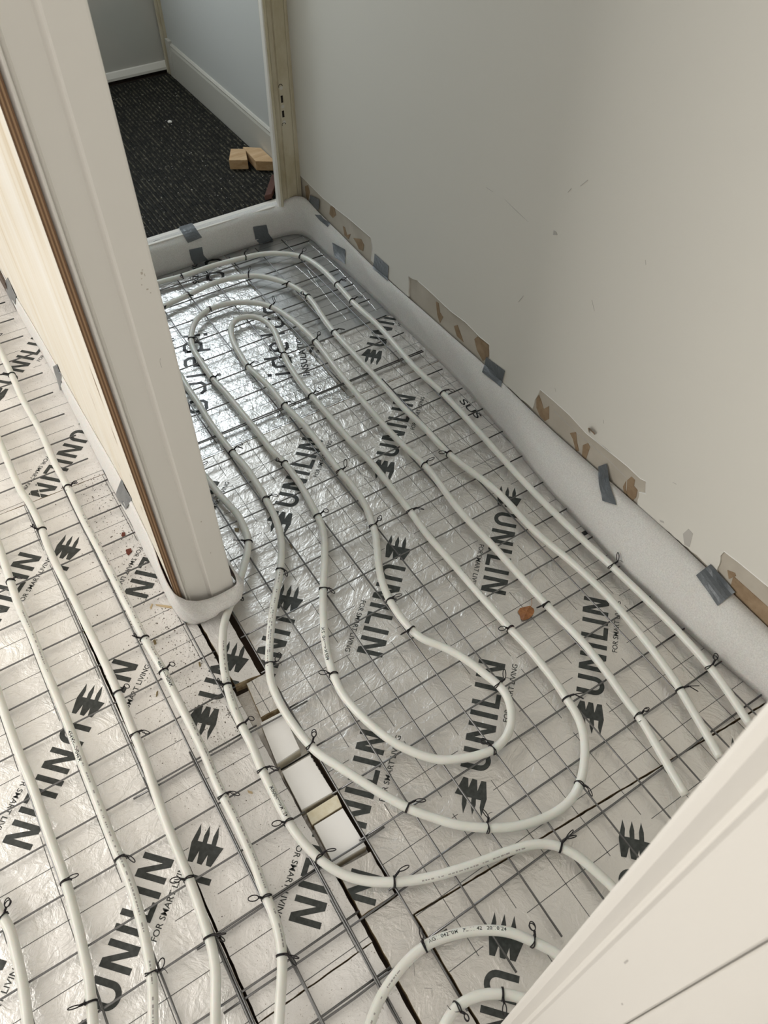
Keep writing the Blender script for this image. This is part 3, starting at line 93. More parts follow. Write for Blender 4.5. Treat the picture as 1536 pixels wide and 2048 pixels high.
PIR_TOP = mat('cut_rigid_foam', (0.74, 0.69, 0.54), 0.9); color(PIR_TOP, ramp(PIR_TOP, noise(PIR_TOP, 40, 5, 0.7), [(0.3, (0.66, 0.58, 0.40)), (0.65, (0.80, 0.76, 0.62))])); bump(PIR_TOP, noise(PIR_TOP, 140, 3), 0.4, 0.002)
EPS = mat('white_foam', (0.86, 0.85, 0.83), 0.75); bump(EPS, noise(EPS, 350, 2), 0.15, 0.0006)
EPS_SIDE = mat('white_foam_cut_side', (0.70, 0.66, 0.55), 0.85); bump(EPS_SIDE, noise(EPS_SIDE, 200, 2), 0.3, 0.001)
INK = mat('dark_print', (0.035, 0.040, 0.037), 0.50); color(INK, ramp(INK, noise(INK, 120, 3), [(0.35, (0.024, 0.028, 0.026)), (0.75, (0.060, 0.066, 0.062))]))
INK_B = mat('black_print', (0.015, 0.015, 0.016), 0.45)
LINE = mat('grid_line_print', (0.10, 0.10, 0.10), 0.5)
STEEL = mat('galvanised_wire', (0.19, 0.19, 0.192), 0.32, 0.95)
TIE = mat('annealed_tie_wire', (0.018, 0.016, 0.018), 0.42, 0.5)
PIPE = mat('milky_plastic_pipe', (0.72, 0.725, 0.68), 0.30, Subsurface_Weight=0.25, Subsurface_Scale=0.006)
color(PIPE, ramp(PIPE, noise(PIPE, 14, 3), [(0.3, (0.68, 0.69, 0.64)), (0.7, (0.76, 0.765, 0.72))]))
FOAM = mat('edge_foam', (0.70, 0.685, 0.66), 0.85, Subsurface_Weight=0.15, Subsurface_Scale=0.006, Specular_IOR_Level=0.2)
color(FOAM, ramp(FOAM, noise(FOAM, 330, 3, 0.65), [(0.30, (0.58, 0.565, 0.545)), (0.72, (0.74, 0.725, 0.70))])); bump(FOAM, noise(FOAM, 260, 3), 0.3, 0.0008, bump(FOAM, noise(FOAM, 14, 3), 0.4, 0.008))
TAPE = mat('duct_tape', (0.115, 0.128, 0.140), 0.34, 0.15); bump(TAPE, noise(TAPE, 60, 4, 0.6, dist=1.5), 0.5, 0.003)
PAINT = mat('wall_paint', (0.73, 0.71, 0.655), 0.62); bump(PAINT, noise(PAINT, 90, 3), 0.06, 0.002)
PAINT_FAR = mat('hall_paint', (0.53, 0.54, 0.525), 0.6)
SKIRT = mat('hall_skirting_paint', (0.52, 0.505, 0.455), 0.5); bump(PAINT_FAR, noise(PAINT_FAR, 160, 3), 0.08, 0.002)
GLOSS = mat('white_gloss_paint', (0.80, 0.775, 0.725), 0.36); bump(GLOSS, noise(GLOSS, 25, 2), 0.05, 0.003)
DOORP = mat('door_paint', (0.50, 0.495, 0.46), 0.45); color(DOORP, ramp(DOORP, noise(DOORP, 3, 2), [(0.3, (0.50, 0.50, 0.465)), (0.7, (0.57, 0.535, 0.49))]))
CREAM = mat('aged_cream_paint', (0.56, 0.51, 0.37), 0.5); color(CREAM, ramp(CREAM, noise(CREAM, 9, 5, 0.65, (1, 1, 0.4)), [(0.35, (0.44, 0.38, 0.24)), (0.55, (0.58, 0.53, 0.40)), (0.8, (0.62, 0.58, 0.46))])); bump(CREAM, noise(CREAM, 60, 3), 0.15, 0.002)
OLDP = mat('bare_wall_band', (0.50, 0.455, 0.385), 0.7); color(OLDP, ramp(OLDP, noise(OLDP, 12, 4), [(0.3, (0.45, 0.405, 0.34)), (0.7, (0.55, 0.505, 0.435))]))
CARD = mat('torn_board_paper', (0.31, 0.215, 0.13), 0.8); color(CARD, ramp(CARD, noise(CARD, 40, 4), [(0.3, (0.25, 0.17, 0.10)), (0.7, (0.36, 0.26, 0.165))]))
GREYP = mat('scraped_paint', (0.50, 0.48, 0.45), 0.7)
DARK = mat('dark_gap', (0.02, 0.014, 0.010), 0.9)
PLY = mat('whitewashed_plywood', (0.80, 0.755, 0.665), 0.55)
color(PLY, ramp(PLY, noise(PLY, 7, 5, 0.6, (3, 1.6, 0.16), dist=0.6), [(0.30, (0.55, 0.47, 0.34)), (0.43, (0.66, 0.61, 0.51)), (0.7, (0.72, 0.70, 0.645))]))
VEN_D = mat('veneer_dark', (0.19, 0.105, 0.055), 0.7); VEN_L = mat('veneer_light', (0.42, 0.27, 0.15), 0.7)
for v in (VEN_D, VEN_L): bump(v, noise(v, 80, 3, 0.6, (1, 1, 0.2)), 0.3, 0.001)
RUBBER = mat('black_mat', (0.012, 0.0115, 0.011), 0.8, Specular_IOR_Level=0.15); color(RUBBER, ramp(RUBBER, noise(RUBBER, 60, 4, 0.7), [(0.35, (0.007, 0.007, 0.007)), (0.75, (0.030, 0.028, 0.024))]))
RIB = mat('mat_rib', (0.05, 0.046, 0.036), 0.7, Specular_IOR_Level=0.2); color(RIB, ramp(RIB, noise(RIB, 55, 4, 0.8), [(0.46, (0.010, 0.010, 0.009)), (0.70, (0.16, 0.145, 0.105))]))
SPECK = mat('pale_specks', (0.62, 0.60, 0.55), 0.8)
WOOD = mat('pine_offcut', (0.46, 0.29, 0.14), 0.6); color(WOOD, ramp(WOOD, noise(WOOD, 30, 4, 0.6, (0.25, 1.5, 1.5), (0, 0, 0.4)), [(0.3, (0.44, 0.27, 0.13)), (0.7, (0.62, 0.44, 0.26))]))
REDW = mat('red_hardwood', (0.12, 0.035, 0.02), 0.5); color(REDW, ramp(REDW, noise(REDW, 30, 4, 0.6, (1, 0.2, 1)), [(0.3, (0.05, 0.014, 0.009)), (0.7, (0.11, 0.036, 0.022))]))
LEAFM = mat('dry_leaf', (0.30, 0.12, 0.04), 0.6); color(LEAFM, ramp(LEAFM, noise(LEAFM, 90, 4), [(0.3, (0.21, 0.07, 0.02)), (0.7, (0.38, 0.17, 0.06))]))
RUST = mat('red_brown_crumb', (0.14, 0.035, 0.02), 0.8); STRAW = mat('wood_splinter', (0.58, 0.45, 0.27), 0.7); GLUE = mat('brown_glue_blob', (0.24, 0.18, 0.08), 0.5)
CRUMB = mat('dark_crumbs', (0.10, 0.075, 0.055), 0.85)
CONC = mat('subfloor', (0.085, 0.06, 0.045), 0.9)
CEIL = mat('ceiling_paint', (0.85, 0.84, 0.82), 0.7)
CAULK = mat('dried_white_glue', (0.86, 0.85, 0.82), 0.45)
PENCIL = mat('pencil_mark', (0.34, 0.32, 0.31), 0.6)

# ---------------------------------------------------------------- builders
def link(name, me, m, parent=None):
    o = bpy.data.objects.new(name, me); COL.objects.link(o)
    if m is not None and len(me.materials) == 0:
        for x in (m if isinstance(m, (list, tuple)) else [m]): me.materials.append(x)
    if parent: o.parent = parent; o.matrix_parent_inverse = parent.matrix_world.inverted()
    return o
def mesh(name, v, f, m=None, parent=None, smooth=False, mi=None):
    me = bpy.data.meshes.new(name); me.from_pydata([tuple(p) for p in v], [], [tuple(q) for q in f]); me.validate(); me.update()
    o = link(name, me, m, parent)
    if smooth: me.polygons.foreach_set('use_smooth', [True] * len(me.polygons))
    if mi is not None and len(mi) == len(me.polygons): me.polygons.foreach_set('material_index', mi)
    return o
def empty(name, loc=(0, 0, 0)):
    o = bpy.data.objects.new(name, None); COL.objects.link(o); o.location = loc; o.empty_display_size = 0.02; o.matrix_world = Matrix.Translation(loc); return o
def tag(o, label, cat, group=None, kind=None):
    o['label'] = label; o['category'] = cat
    if group: o['group'] = group
    if kind: o['kind'] = kind
    return o
def struct(o): o['kind'] = 'structure'; return o
class MB:
    def __init__(s): s.v = []; s.f = []; s.mi = []
    def add(s, v, f, k=0):
        n = len(s.v); s.v += [tuple(p) for p in v]; s.f += [tuple(n + i for i in q) for q in f]; s.mi += [k] * len(f)
    def box(s, a, b, k=0, bev=0.0):
        x0, y0, z0 = a; x1, y1, z1 = b
        if bev <= 0:
            s.add([(x0, y0, z0), (x1, y0, z0), (x1, y1, z0), (x0, y1, z0), (x0, y0, z1), (x1, y0, z1), (x1, y1, z1), (x0, y1, z1)],
                  [(0, 3, 2, 1), (4, 5, 6, 7), (0, 1, 5, 4), (1, 2, 6, 5), (2, 3, 7, 6), (3, 0, 4, 7)], k)
        else:
            bm = bmesh.new(); bmesh.ops.create_cube(bm, size=1)
            for q in bm.verts: q.co = Vector(((x0 + x1) / 2 + q.co.x * (x1 - x0), (y0 + y1) / 2 + q.co.y * (y1 - y0), (z0 + z1) / 2 + q.co.z * (z1 - z0)))
            bmesh.ops.bevel(bm, geom=bm.edges[:], offset=bev, segments=2, affect='EDGES', profile=0.6)
            bm.verts.index_update(); s.add([q.co[:] for q in bm.verts], [[q.index for q in p.verts] for p in bm.faces], k); bm.free()
    def prism(s, poly, z0, z1, k=0, kt=None):
        n = len(poly)
        s.add([(x, y, z0) for x, y in poly] + [(x, y, z1) for x, y in poly], [(i, (i + 1) % n, n + (i + 1) % n, n + i) for i in range(n)], k)
        tri = tessellate_polygon([[Vector((x, y, 0)) for x, y in poly]])
        s.add([(x, y, z1) for x, y in poly], tri, k if kt is None else kt); s.add([(x, y, z0) for x, y in poly], [t[::-1] for t in tri], k)
    def tube(s, pts, r, n=6, k=0, caps=True):
        pts = [Vector(p) for p in pts]; N = len(pts); up = Vector((0.03, 0.01, 1)); vs = []
        for i, p in enumerate(pts):
            t = (pts[min(i + 1, N - 1)] - pts[max(i - 1, 0)]).normalized()
            a = t.cross(up)
            if a.length < 0.2: a = t.cross(Vector((1, 0.2, 0)))
            a.normalize(); b = a.cross(t)
            rr = r[i] if isinstance(r, (list, tuple)) else r
            for j in range(n):
                w = 2 * math.pi * j / n; vs.append(p + a * (rr * math.cos(w)) + b * (rr * math.sin(w)))
        f = [(i * n + j, (i + 1) * n + j, (i + 1) * n + (j + 1) % n, i * n + (j + 1) % n) for i in range(N - 1) for j in range(n)]
        if caps: f += [tuple(range(n)), tuple(reversed(range((N - 1) * n, N * n)))]
        s.add(vs, f, k)
    def obj(s, name, m, parent=None, smooth=False): return mesh(name, s.v, s.f, m, parent, smooth, s.mi if isinstance(m, (list, tuple)) else None)
def box(name, a, b, m, parent=None, bev=0.0):
    q = MB(); q.box(a, b, 0, bev); return q.obj(name, m, parent)
def catmull(pts, step):
    P = [Vector(p) for p in pts]; P = [P[0] * 2 - P[1]] + P + [P[-1] * 2 - P[-2]]; out = []
    for i in range(1, len(P) - 2):
        a, b, c, d = P[i - 1:i + 3]; n = max(2, int((c - b).length / step))
        for j in range(n):
            t = j / n; out.append(0.5 * ((2 * b) + (c - a) * t + (2 * a - 5 * b + 4 * c - d) * t * t + (3 * b - a - 3 * c + d) * t ** 3))
    out.append(P[-2]); return out
def resample(P, step):
    out = [P[0].copy()]; acc = 0.0
    for a, b in zip(P, P[1:]):
        L = (b - a).length
        if L < 1e-9: continue
        s = step - acc
        while s <= L: out.append(a.lerp(b, s / L)); s += step
        acc = (acc + L) % step
    out.append(P[-1].copy()); return out
def smoothed(P, it, ends=True):
    P = [p.copy() for p in P]
    for _ in range(it): P = [P[0]] + [(P[i - 1] + P[i] * 2 + P[i + 1]) / 4 for i in range(1, len(P) - 1)] + [P[-1]]
    return P
_tc = {}
def text_tris(body):
    if body in _tc: return _tc[body]
    c = bpy.data.curves.new('lettering', 'FONT'); c.body = body; c.size = 1.0; c.resolution_u = 3; c.offset = 0.010
    o = bpy.data.objects.new('lettering', c); COL.objects.link(o); bpy.context.view_layer.update()
    e = o.evaluated_get(bpy.context.evaluated_depsgraph_get()); me = e.to_mesh(); me.calc_loop_triangles()
    v = [(p.co.x, p.co.y) for p in me.vertices]; t = [tuple(q.vertices) for q in me.loop_triangles]
    e.to_mesh_clear(); bpy.data.objects.remove(o); bpy.data.curves.remove(c)
    x0 = min(p[0] for p in v); x1 = max(p[0] for p in v); y1 = max(p[1] for p in v); y0 = min(p[1] for p in v)
    _tc[body] = ([((p[0] - x0) / (x1 - x0), (p[1] - y0) / (y1 - y0)) for p in v], t); return _tc[body]
def clip_tri(tri, poly):
    out = list(tri)
    for i in range(len(poly)):
        ax, ay = poly[i]; bx, by = poly[(i + 1) % len(poly)]; src = out; out = []
        ins = lambda p: (bx - ax) * (p[1] - ay) - (by - ay) * (p[0] - ax) >= 0
        for j in range(len(src)):
            p, q = src[j - 1], src[j]; ip, iq = ins(p), ins(q)
            if ip != iq:
                d1 = (bx - ax) * (p[1] - ay) - (by - ay) * (p[0] - ax); d2 = (bx - ax) * (q[1] - ay) - (by - ay) * (q[0] - ax); t = d1 / (d1 - d2)
                out.append((p[0] + (q[0] - p[0]) * t, p[1] + (q[1] - p[1]) * t))
            if iq: out.append(q)
        if not out: return []
    return out
def flat(mb, tris, poly, z, k=0, eps=0.0):
    for n_, t in enumerate(tris):
        a = (t[1][0] - t[0][0]) * (t[2][1] - t[0][1]) - (t[1][1] - t[0][1]) * (t[2][0] - t[0][0])
        if abs(a) < 1e-12: continue
        c = clip_tri(t if a > 0 else t[::-1], poly) if poly else t
        if len(c) > 2: mb.add([(x, y, z + (n_ % 12) * eps) for x, y in c], [tuple(range(len(c)))], k)
def poly_tris(p): return [tuple(p[i] for i in t) for t in tessellate_polygon([[Vector((x, y, 0)) for x, y in p]])]
def rect_tris(x0, y0, x1, y1): return [((x0, y0), (x1, y0), (x1, y1)), ((x0, y0), (x1, y1), (x0, y1))]
def stroke_tris(pl, w):
    out = []; h = w / 2
    for i, (a, b) in enumerate(zip(pl, pl[1:])):
        dx, dy = b[0] - a[0], b[1] - a[1]; L = math.hypot(dx, dy) or 1; nx, ny = -dy / L * h, dx / L * h; ex, ey = dx / L * h * 0.7, dy / L * h * 0.7
        a = (a[0] - (ex if i else 0), a[1] - (ey if i else 0)); last = i == len(pl) - 2; b = (b[0] + (0 if last else ex), b[1] + (0 if last else ey))
        p = [(a[0] - nx, a[1] - ny), (b[0] - nx, b[1] - ny), (b[0] + nx, b[1] + ny), (a[0] + nx, a[1] + ny)]
        out += [(p[0], p[1], p[2]), (p[0], p[2], p[3])]
    return out
def place(tris, ox, oy, deg, s=1.0):
    c, n = math.cos(R_(deg)) * s, math.sin(R_(deg)) * s
    return [tuple((ox + x * c - y * n, oy + x * n + y * c) for x, y in t) for t in tris]
def text_at(body, x0, y0, x1, y1):
    v, t = text_tris(body); return [tuple((x0 + v[i][0] * (x1 - x0), y0 + v[i][1] * (y1 - y0)) for i in q) for q in t]

FZ = -0.010                                    # top of the insulation boards; the steel mesh lies at 0
# ---------------------------------------------------------------- setting
struct(box('floor', (-2.7, -2.5, -0.12), (0.93, 2.9, -0.048), CONC))
struct(box('ceiling', (-2.7, -2.5, 2.5), (1.05, 2.9, 2.6), CEIL))
struct(box('wall_left', (-2.7, -2.5, -0.05), (-2.6, 2.9, 2.5), CEIL))
struct(box('wall_rear', (-2.6, -2.5, -0.05), (1.05, -2.4, 2.5), CEIL))
struct(box('wall_far_left', (-2.6, 2.8, -0.05), (-0.06, 2.9, 2.5), CEIL))
# right wall: a bare band where the skirting was, covered above by a paint skin with a torn lower edge
wr = struct(box('wall_right', (0.910, -2.4, -0.05), (1.05, 1.515, 2.5), OLDP))
sk = D['SKIN']; skin = [(1.515, 2.5)] + [(1.515, 0.187)] + sk + [(-2.4, 0.165), (-2.4, 2.5)]
def yz_slab(name, poly, x0, x1, m, parent):
    n = len(poly); tri = tessellate_polygon([[Vector((y, z, 0)) for y, z in poly]])
    def up(t): 
        a, b, c = (poly[i] for i in t); return (b[0] - a[0]) * (c[1] - a[1]) - (b[1] - a[1]) * (c[0] - a[0]) > 0
    tri = [t[::-1] if up(t) else t for t in tri]
    v = [(x0, y, z) for y, z in poly] + [(x1, y, z) for y, z in poly]
    return mesh(name, v, list(tri) + [(i, (i + 1) % n, n + (i + 1) % n, n + i) for i in range(n)], m, parent)
fine = [skin[0], skin[1]]
for a, b in zip(skin[1:-1], skin[2:-1]):
    n = max(1, int(math.hypot(b[0] - a[0], b[1] - a[1]) / 0.012)) if b[0] > -1 else 1
    for j in range(1, n + 1):
        t = j / n; w = 0.0022 if j < n else 0
        fine.append((a[0] + (b[0] - a[0]) * t + random.uniform(-w, w), a[1] + (b[1] - a[1]) * t + random.uniform(-w, w)))
fine.append(skin[-1])
yz_slab('paint_skin', fine, 0.9062, 0.9105, PAINT, wr)
for q in D['PATCH']: yz_slab('torn_patch', q, 0.9088, 0.9105, CARD, wr)
yz_slab('exposed_board', D['RECESS'], 0.9085, 0.9105, CARD, wr)
for q in D['GREY']: yz_slab('scraped_spot', q, 0.9056, 0.9065, GREYP, wr)
yz_slab('paint_chip', D['CHIP'], 0.9050, 0.9065, GREYP, wr)
q = MB(); q.tube([(0.9096, y, z) for y, z in D['SCORE']], 0.0007, 5); q.obj('score_line', GREYP, wr)
for s_ in D['SCUFF']:
    q = MB(); q.tube([(0.9060, y, z) for y, z in s_], [0.0003] + [0.0009] * (len(s_) - 2) + [0.0003] if len(s_) > 2 else 0.0006, 5); q.obj('scuff', GREYP, wr)
for a, c in ((1, 8), (13, 20), (24, 34), (40, 44)):
    q = MB(); q.tube([(0.9062, y + random.uniform(-.001, .001), z + random.uniform(-.001, .001)) for y, z in D['SKIN'][a - 1:c]], 0.0010, 5); q.obj('torn_edge', CEIL, wr)
# torn flap of paint standing off the wall
mesh('paint_flap', [(0.905, 0.0600, 0.195), (0.905, 0.0350, 0.193), (0.893, 0.0480, 0.212), (0.898, 0.0300, 0.206), (0.9049, 0.052, 0.183)], [(0, 1, 2), (1, 3, 2), (0, 2, 4)], CARD, wr)
# end wall around the doorway with its frame
struct(box('wall_far', (0.905, 1.5155, -0.05), (1.05, 1.60, 2.5), PAINT))
struct(box('wall_lintel', (0.03, 1.505, 2.08), (0.905, 1.60, 2.5), PAINT))
fr = struct(empty('trim_1', (0.86, 1.55, -0.01)))
def column(name, prof, z0, z1, m, parent, lean=(0, 0), smooth=False):
    n = len(prof); v = [(x, y, z0) for x, y in prof] + [(x + lean[0], y + lean[1], z1) for x, y in prof]
    tri = tessellate_polygon([[Vector((x, y, 0)) for x, y in prof]])
    return mesh(name, v, [(i, (i + 1) % n, n + (i + 1) % n, n + i) for i in range(n)] + [t[::-1] for t in tri] + [tuple(n + i for i in t) for t in tri], m, parent, smooth)
LEAN = (0.035, 0.0)
column('door_stop', [(0.817, 1.5030), (0.8235, 1.4985), (0.8235, 1.522), (0.817, 1.522)], 0.095, 2.1, GLOSS, fr, LEAN)
column('jamb', [(0.8235, 1.4960), (0.8285, 1.4925), (0.8325, 1.4960), (0.8325, 1.500), (0.8450, 1.5015), (0.8480, 1.5015), (0.8500, 1.4945), (0.8850, 1.4945), (0.8880, 1.4975), (0.8900, 1.5000), (0.8945, 1.4985), (0.9050, 1.5000), (0.9050, 1.53), (0.8235, 1.53)], 0.05, 2.1, CREAM, fr, (0.022, 0))
for z0, z1, xx in ((0.438, 0.459, 0.8610), (0.393, 0.413, 0.8605)):
    box('strike_slot', (xx - 0.0035, 1.4935, z0), (xx + 0.0035, 1.4965, z1), DARK, fr)
for zc in (0.482, 0.426, 0.378):
    q = MB(); q.tube([(0.8615, 1.4950, zc), (0.8615, 1.4932, zc)], 0.0055, 12); q.obj('screw_plug', SPECK, fr)
for zc in (0.487, 0.370):
    q = MB(); q.tube([(0.8600 + 0.0065 * math.cos(a), 1.4940, zc + 0.006 * math.sin(a)) for a in [i * 0.5 for i in range(8)]], 0.0010, 5); q.obj('rough_hole_edge', DARK, fr)
# threshold
th = struct(empty('trim_2', (0.45, 1.53, -0.01)))
box('sill_beam', (0.02, 1.512, -0.045), (0.90, 1.556, 0.0965), GLOSS, th, 0.003)
for x, w in ((0.37, 0.022), (0.52, 0.05), (0.62, 0.03), (0.70, 0.018), (0.34, 0.012)):
    box('chipped_edge', (x, 1.523 + random.uniform(-0.001, 0.001), 0.0955), (x + w, 1.5252, 0.0972), DARK, th)
# hall behind the doorway
struct(box('floor_hall', (-0.1, 1.556, -0.05), (1.05, 2.9, 0.088), CONC))
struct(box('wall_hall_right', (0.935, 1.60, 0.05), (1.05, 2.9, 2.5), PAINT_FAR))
b = struct(empty('baseboard_right', (0.93, 2.1, 0.09)))
q = MB(); n_ = 0
prof = [(0.935, 0.088), (0.924, 0.088), (0.924, 0.212), (0.9265, 0.222), (0.9255, 0.2265), (0.930, 0.233), (0.935, 0.2335)]
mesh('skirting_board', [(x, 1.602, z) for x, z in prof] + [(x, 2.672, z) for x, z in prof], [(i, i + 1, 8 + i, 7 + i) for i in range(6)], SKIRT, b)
box('plinth_block', (0.921, 2.672, 0.088), (0.936, 2.714, 0.243), SKIRT, b, 0.002)
t3 = struct(empty('trim_3', (0.93, 2.74, 0.09)))
for y0, y1, x0 in ((2.716, 2.730, 0.926), (2.733, 2.757, 0.919)): box('corner_strip', (x0, y0, 0.088), (0.936, y1, 2.2), CREAM, t3, 0.0015)
d2 = struct(empty('door_2', (0.4, 2.78, 0.10)))
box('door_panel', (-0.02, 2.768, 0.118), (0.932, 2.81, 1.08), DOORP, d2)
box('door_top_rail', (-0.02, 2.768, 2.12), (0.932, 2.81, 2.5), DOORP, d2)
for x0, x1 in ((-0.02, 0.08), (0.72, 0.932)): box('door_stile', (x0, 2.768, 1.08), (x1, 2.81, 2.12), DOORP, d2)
q = MB(); q.add([(x, y, z) for x in (-0.02, 0.93) for y, z in ((2.768, 0.140), (2.760, 0.138), (2.752, 0.118), (2.752, 0.108), (2.768, 0.106))], [(0, 1, 6, 5), (1, 2, 7, 6), (2, 3, 8, 7), (3, 4, 9, 8)]); q.obj('weather_bar', GLOSS, d2)
box('door_sill', (-0.02, 2.776, 0.085), (0.932, 2.9, 0.112), DARK, d2)
box('bright_panel_behind_door', (-0.1, 2.83, 0.1), (1.05, 2.9, 2.5), CEIL, d2)  # unseen bright panel added outside the door's glass opening
# partition wall that ends in a white post with plywood on its left face
wp = struct(empty('wall_middle', (-0.03, 0.21, -0.01)))
box('wall_core', (-0.075, 0.235, -0.048), (0.028, 2.80, 2.5), PAINT, wp)
def pcol(name, prof, m): return column(name, prof, -0.045, 2.5, m, wp)
pcol('post_casing', [(-0.0775, 0.2060), (-0.0745, 0.2030), (-0.0715, 0.2068), (-0.0330, 0.2068), (-0.0300, 0.2040), (-0.0275, 0.1990), (-0.0245, 0.1975), (0.0215, 0.1975), (0.0245, 0.1985), (0.0258, 0.2015), (0.0258, 0.26), (-0.0775, 0.26)], GLOSS)
pcol('white_edge_strip', [(-0.0870, 0.2070), (-0.0820, 0.1990), (-0.0795, 0.1990), (-0.0775, 0.2060), (-0.0775, 0.26), (-0.0872, 0.26)], GLOSS)
for i in range(5):
    x0 = -0.1000 + i * 0.0024
    box('veneer_layer', (x0, 0.2010 + (0.0004 if i % 2 else 0), -0.04), (x0 + 0.0024, 0.2065, 2.5), VEN_L if i % 2 else VEN_D, wp)
ys = [0.2005, 0.24, 0.28, 0.33, 0.40, 0.50, 0.62, 0.9, 1.3, 1.8, 2.80]
px = lambda y: -0.1004 + 0.010 * min(1, max(0, (y - 0.2) / 0.3))
q = MB()
for y0, y1 in zip(ys, ys[1:]): q.add([(px(y0), y0, -0.04), (px(y1), y1, -0.04), (px(y1), y1, 2.5), (px(y0), y0, 2.5), (px(y0) + 0.008, y0, 2.5), (px(y1) + 0.008, y1, 2.5), (px(y0) + 0.008, y0, -0.04), (px(y1) + 0.008, y1, -0.04)], [(0, 3, 2, 1), (3, 4, 5, 2), (0, 1, 7, 6)])
q.obj('plywood_panel', PLY, wp)
for y, z0, z1, w in ((0.262, 0.60, 0.70, 0.003), (0.268, 0.50, 0.555, 0.0022), (0.245, 0.34, 0.37, 0.0016), (0.24, 0.27, 0.285, 0.0014), (0.45, 0.43, 0.50, 0.0012), (0.40, 0.31, 0.345, 0.0012), (0.235, 0.44, 0.465, 0.0013)):
    mesh('grain_crack', [(px(y) - 0.0004, y - w, (z0 + z1) / 2), (px(y) - 0.0004, y, z0), (px(y) - 0.0004, y + w, (z0 + z1) / 2), (px(y) - 0.0004, y, z1)], [(0, 1, 2, 3)], VEN_D, wp)
for x, z, dx, dz in ((0.004, 0.862, 0.003, 0.004), (0.0065, 0.868, 0.002, 0.001), (0.0085, 0.858, 0.001, 0.004), (0.006, 0.835, 0.003, 0.002), (0.010, 0.828, 0.0015, 0.0015), (0.0005, 0.845, 0.0015, 0.002), (-0.008, 0.30, 0.002, 0.002), (-0.006, 0.195, 0.0015, 0.003), (0.0025, 0.855, 0.0015, 0.001)):
    box('paint_nick', (x, 0.1970, z), (x + dx, 0.1976, z + dz), OLDP, wp)
q = MB(); q.tube([(0.001 + 0.004 * math.cos(a), 0.1972, 0.70 + 0.011 * math.sin(a)) for a in [1.9 + i * 0.25 for i in range(9)]], 0.0003, 4); q.obj('hair_scratch', GREYP, wp)
# near door frame and leaf at the lower right
d1 = struct(empty('door_1', (0.03, -0.85, -0.01)))
column('architrave', [(0.0140, -0.7660), (0.0120, -0.7690), (0.0120, -0.7755), (0.0150, -0.7815), (0.0165, -0.7850), (0.0150, -0.7880), (0.0135, -0.7900), (0.0150, -0.7930), (0.0150, -0.8415), (0.0165, -0.8430), (0.10, -0.8430), (0.10, -0.7660)], -0.045, 2.2, GLOSS, d1)
column('door_leaf', [(0.0185, -0.8440), (0.0168, -0.8455), (0.0165, -1.65), (0.057, -1.65), (0.057, -0.8440)], -0.03, 2.2, GLOSS, d1)
box('smudge', (0.0147, -0.8080, 0.775), (0.0150, -0.8065, 0.787), GREYP, d1)
box('smudge', (0.0147, -0.8300, 0.699), (0.0150, -0.8285, 0.703), GREYP, d1)
struct(box('wall_near_right', (0.10, -0.90, -0.05), (0.91, -0.80, 2.5), PAINT))

# ---------------------------------------------------------------- insulation boards
EMBLEM = [(.035, .0247), (.0347, .015), (.0169, .0122), (.0357, .0073), (.0353, -.0023), (.0142, -.006), (.0355, -.0101), (.0361, -.0201), (.0031, -.0265), (-.0318, -.0217), (-.0014, -.0159), (-.0018, -.0100), (-.0128, -.0062), (-.0327, -.0044), (-.0165, .0012), (-.0015, -.0010), (-.0017, .0055), (-.0150, .0085), (-.0343, .0126), (-.0190, .0165), (-.0012, .0170), (.0001, .0245), (-.0008, .0353)]
EMBLEM = [(.0350, .0247), (.0347, .0150), (.0169, .0115), (.0357, .0073), (.0353, -.0023), (.0142, -.0065), (.0355, -.0105), (.0361, -.0201), (.0031, -.0265), (-.0318, -.0217), (-.0160, -.0160), (-.0014, -.0159), (-.0018, -.0065), (-.0130, -.0080), (-.0330, -.0044), (-.0165, .0010), (-.0013, .0022), (-.0018, .0110), (-.0150, .0095), (-.0343, .0126), (-.0170, .0185), (-.0010, .0200), (-.0008, .0353)]
def letter(s):
    out = []
    for t in s: out += t
    return out
def U_tris():
    o = []; i = []
    for k in range(13):
        a = math.pi + math.pi * k / 12
        o.append((.0755 + .0215 * math.cos(a), -.0010 + .0215 * math.sin(a))); i.append((.0755 + .0105 * math.cos(a), -.0010 + .0115 * math.sin(a)))
    o = [(.0540, .0345)] + o + [(.0970, .0345)]; i = [(.0650, .0345)] + i + [(.0860, .0345)]
    t = []
    for k in range(len(o) - 1): t += [(o[k], o[k + 1], i[k + 1]), (o[k], i[k + 1], i[k])]
    return t
def N_tris(x0, x1, y0, y1, w=.0108):
    d = w * 1.25
    return poly_tris([(x0, y0), (x0 + w, y0), (x0 + w, y1 - (y1 - y0) * .30), (x1 - d, y0), (x1, y0), (x1, y1), (x1 - w, y1), (x1 - w, y0 + (y1 - y0) * .30), (x0 + d, y1), (x0, y1)])
LOGO = {'emblem': poly_tris(EMBLEM), 'U': U_tris(), 'N': N_tris(.110, .1535, -.0215, .0350), 'I': rect_tris(.1665, -.0210, .1775, .0362),
        'L': rect_tris(.1910, -.0105, .2015, .0370) + rect_tris(.1910, -.0205, .2230, -.0105), 'J': rect_tris(.2295, -.0190, .2405, .0378), 'O': N_tris(.2540, .2970, -.0180, .0395),
        'tag': None}
def logo_tris(): 
    t = []
    for k, v in LOGO.items(): t += v if v else text_at('FOR SMART LIVING', .167, -.0435, .302, -.0320)
    return t
LT = logo_tris()
_boards = 0
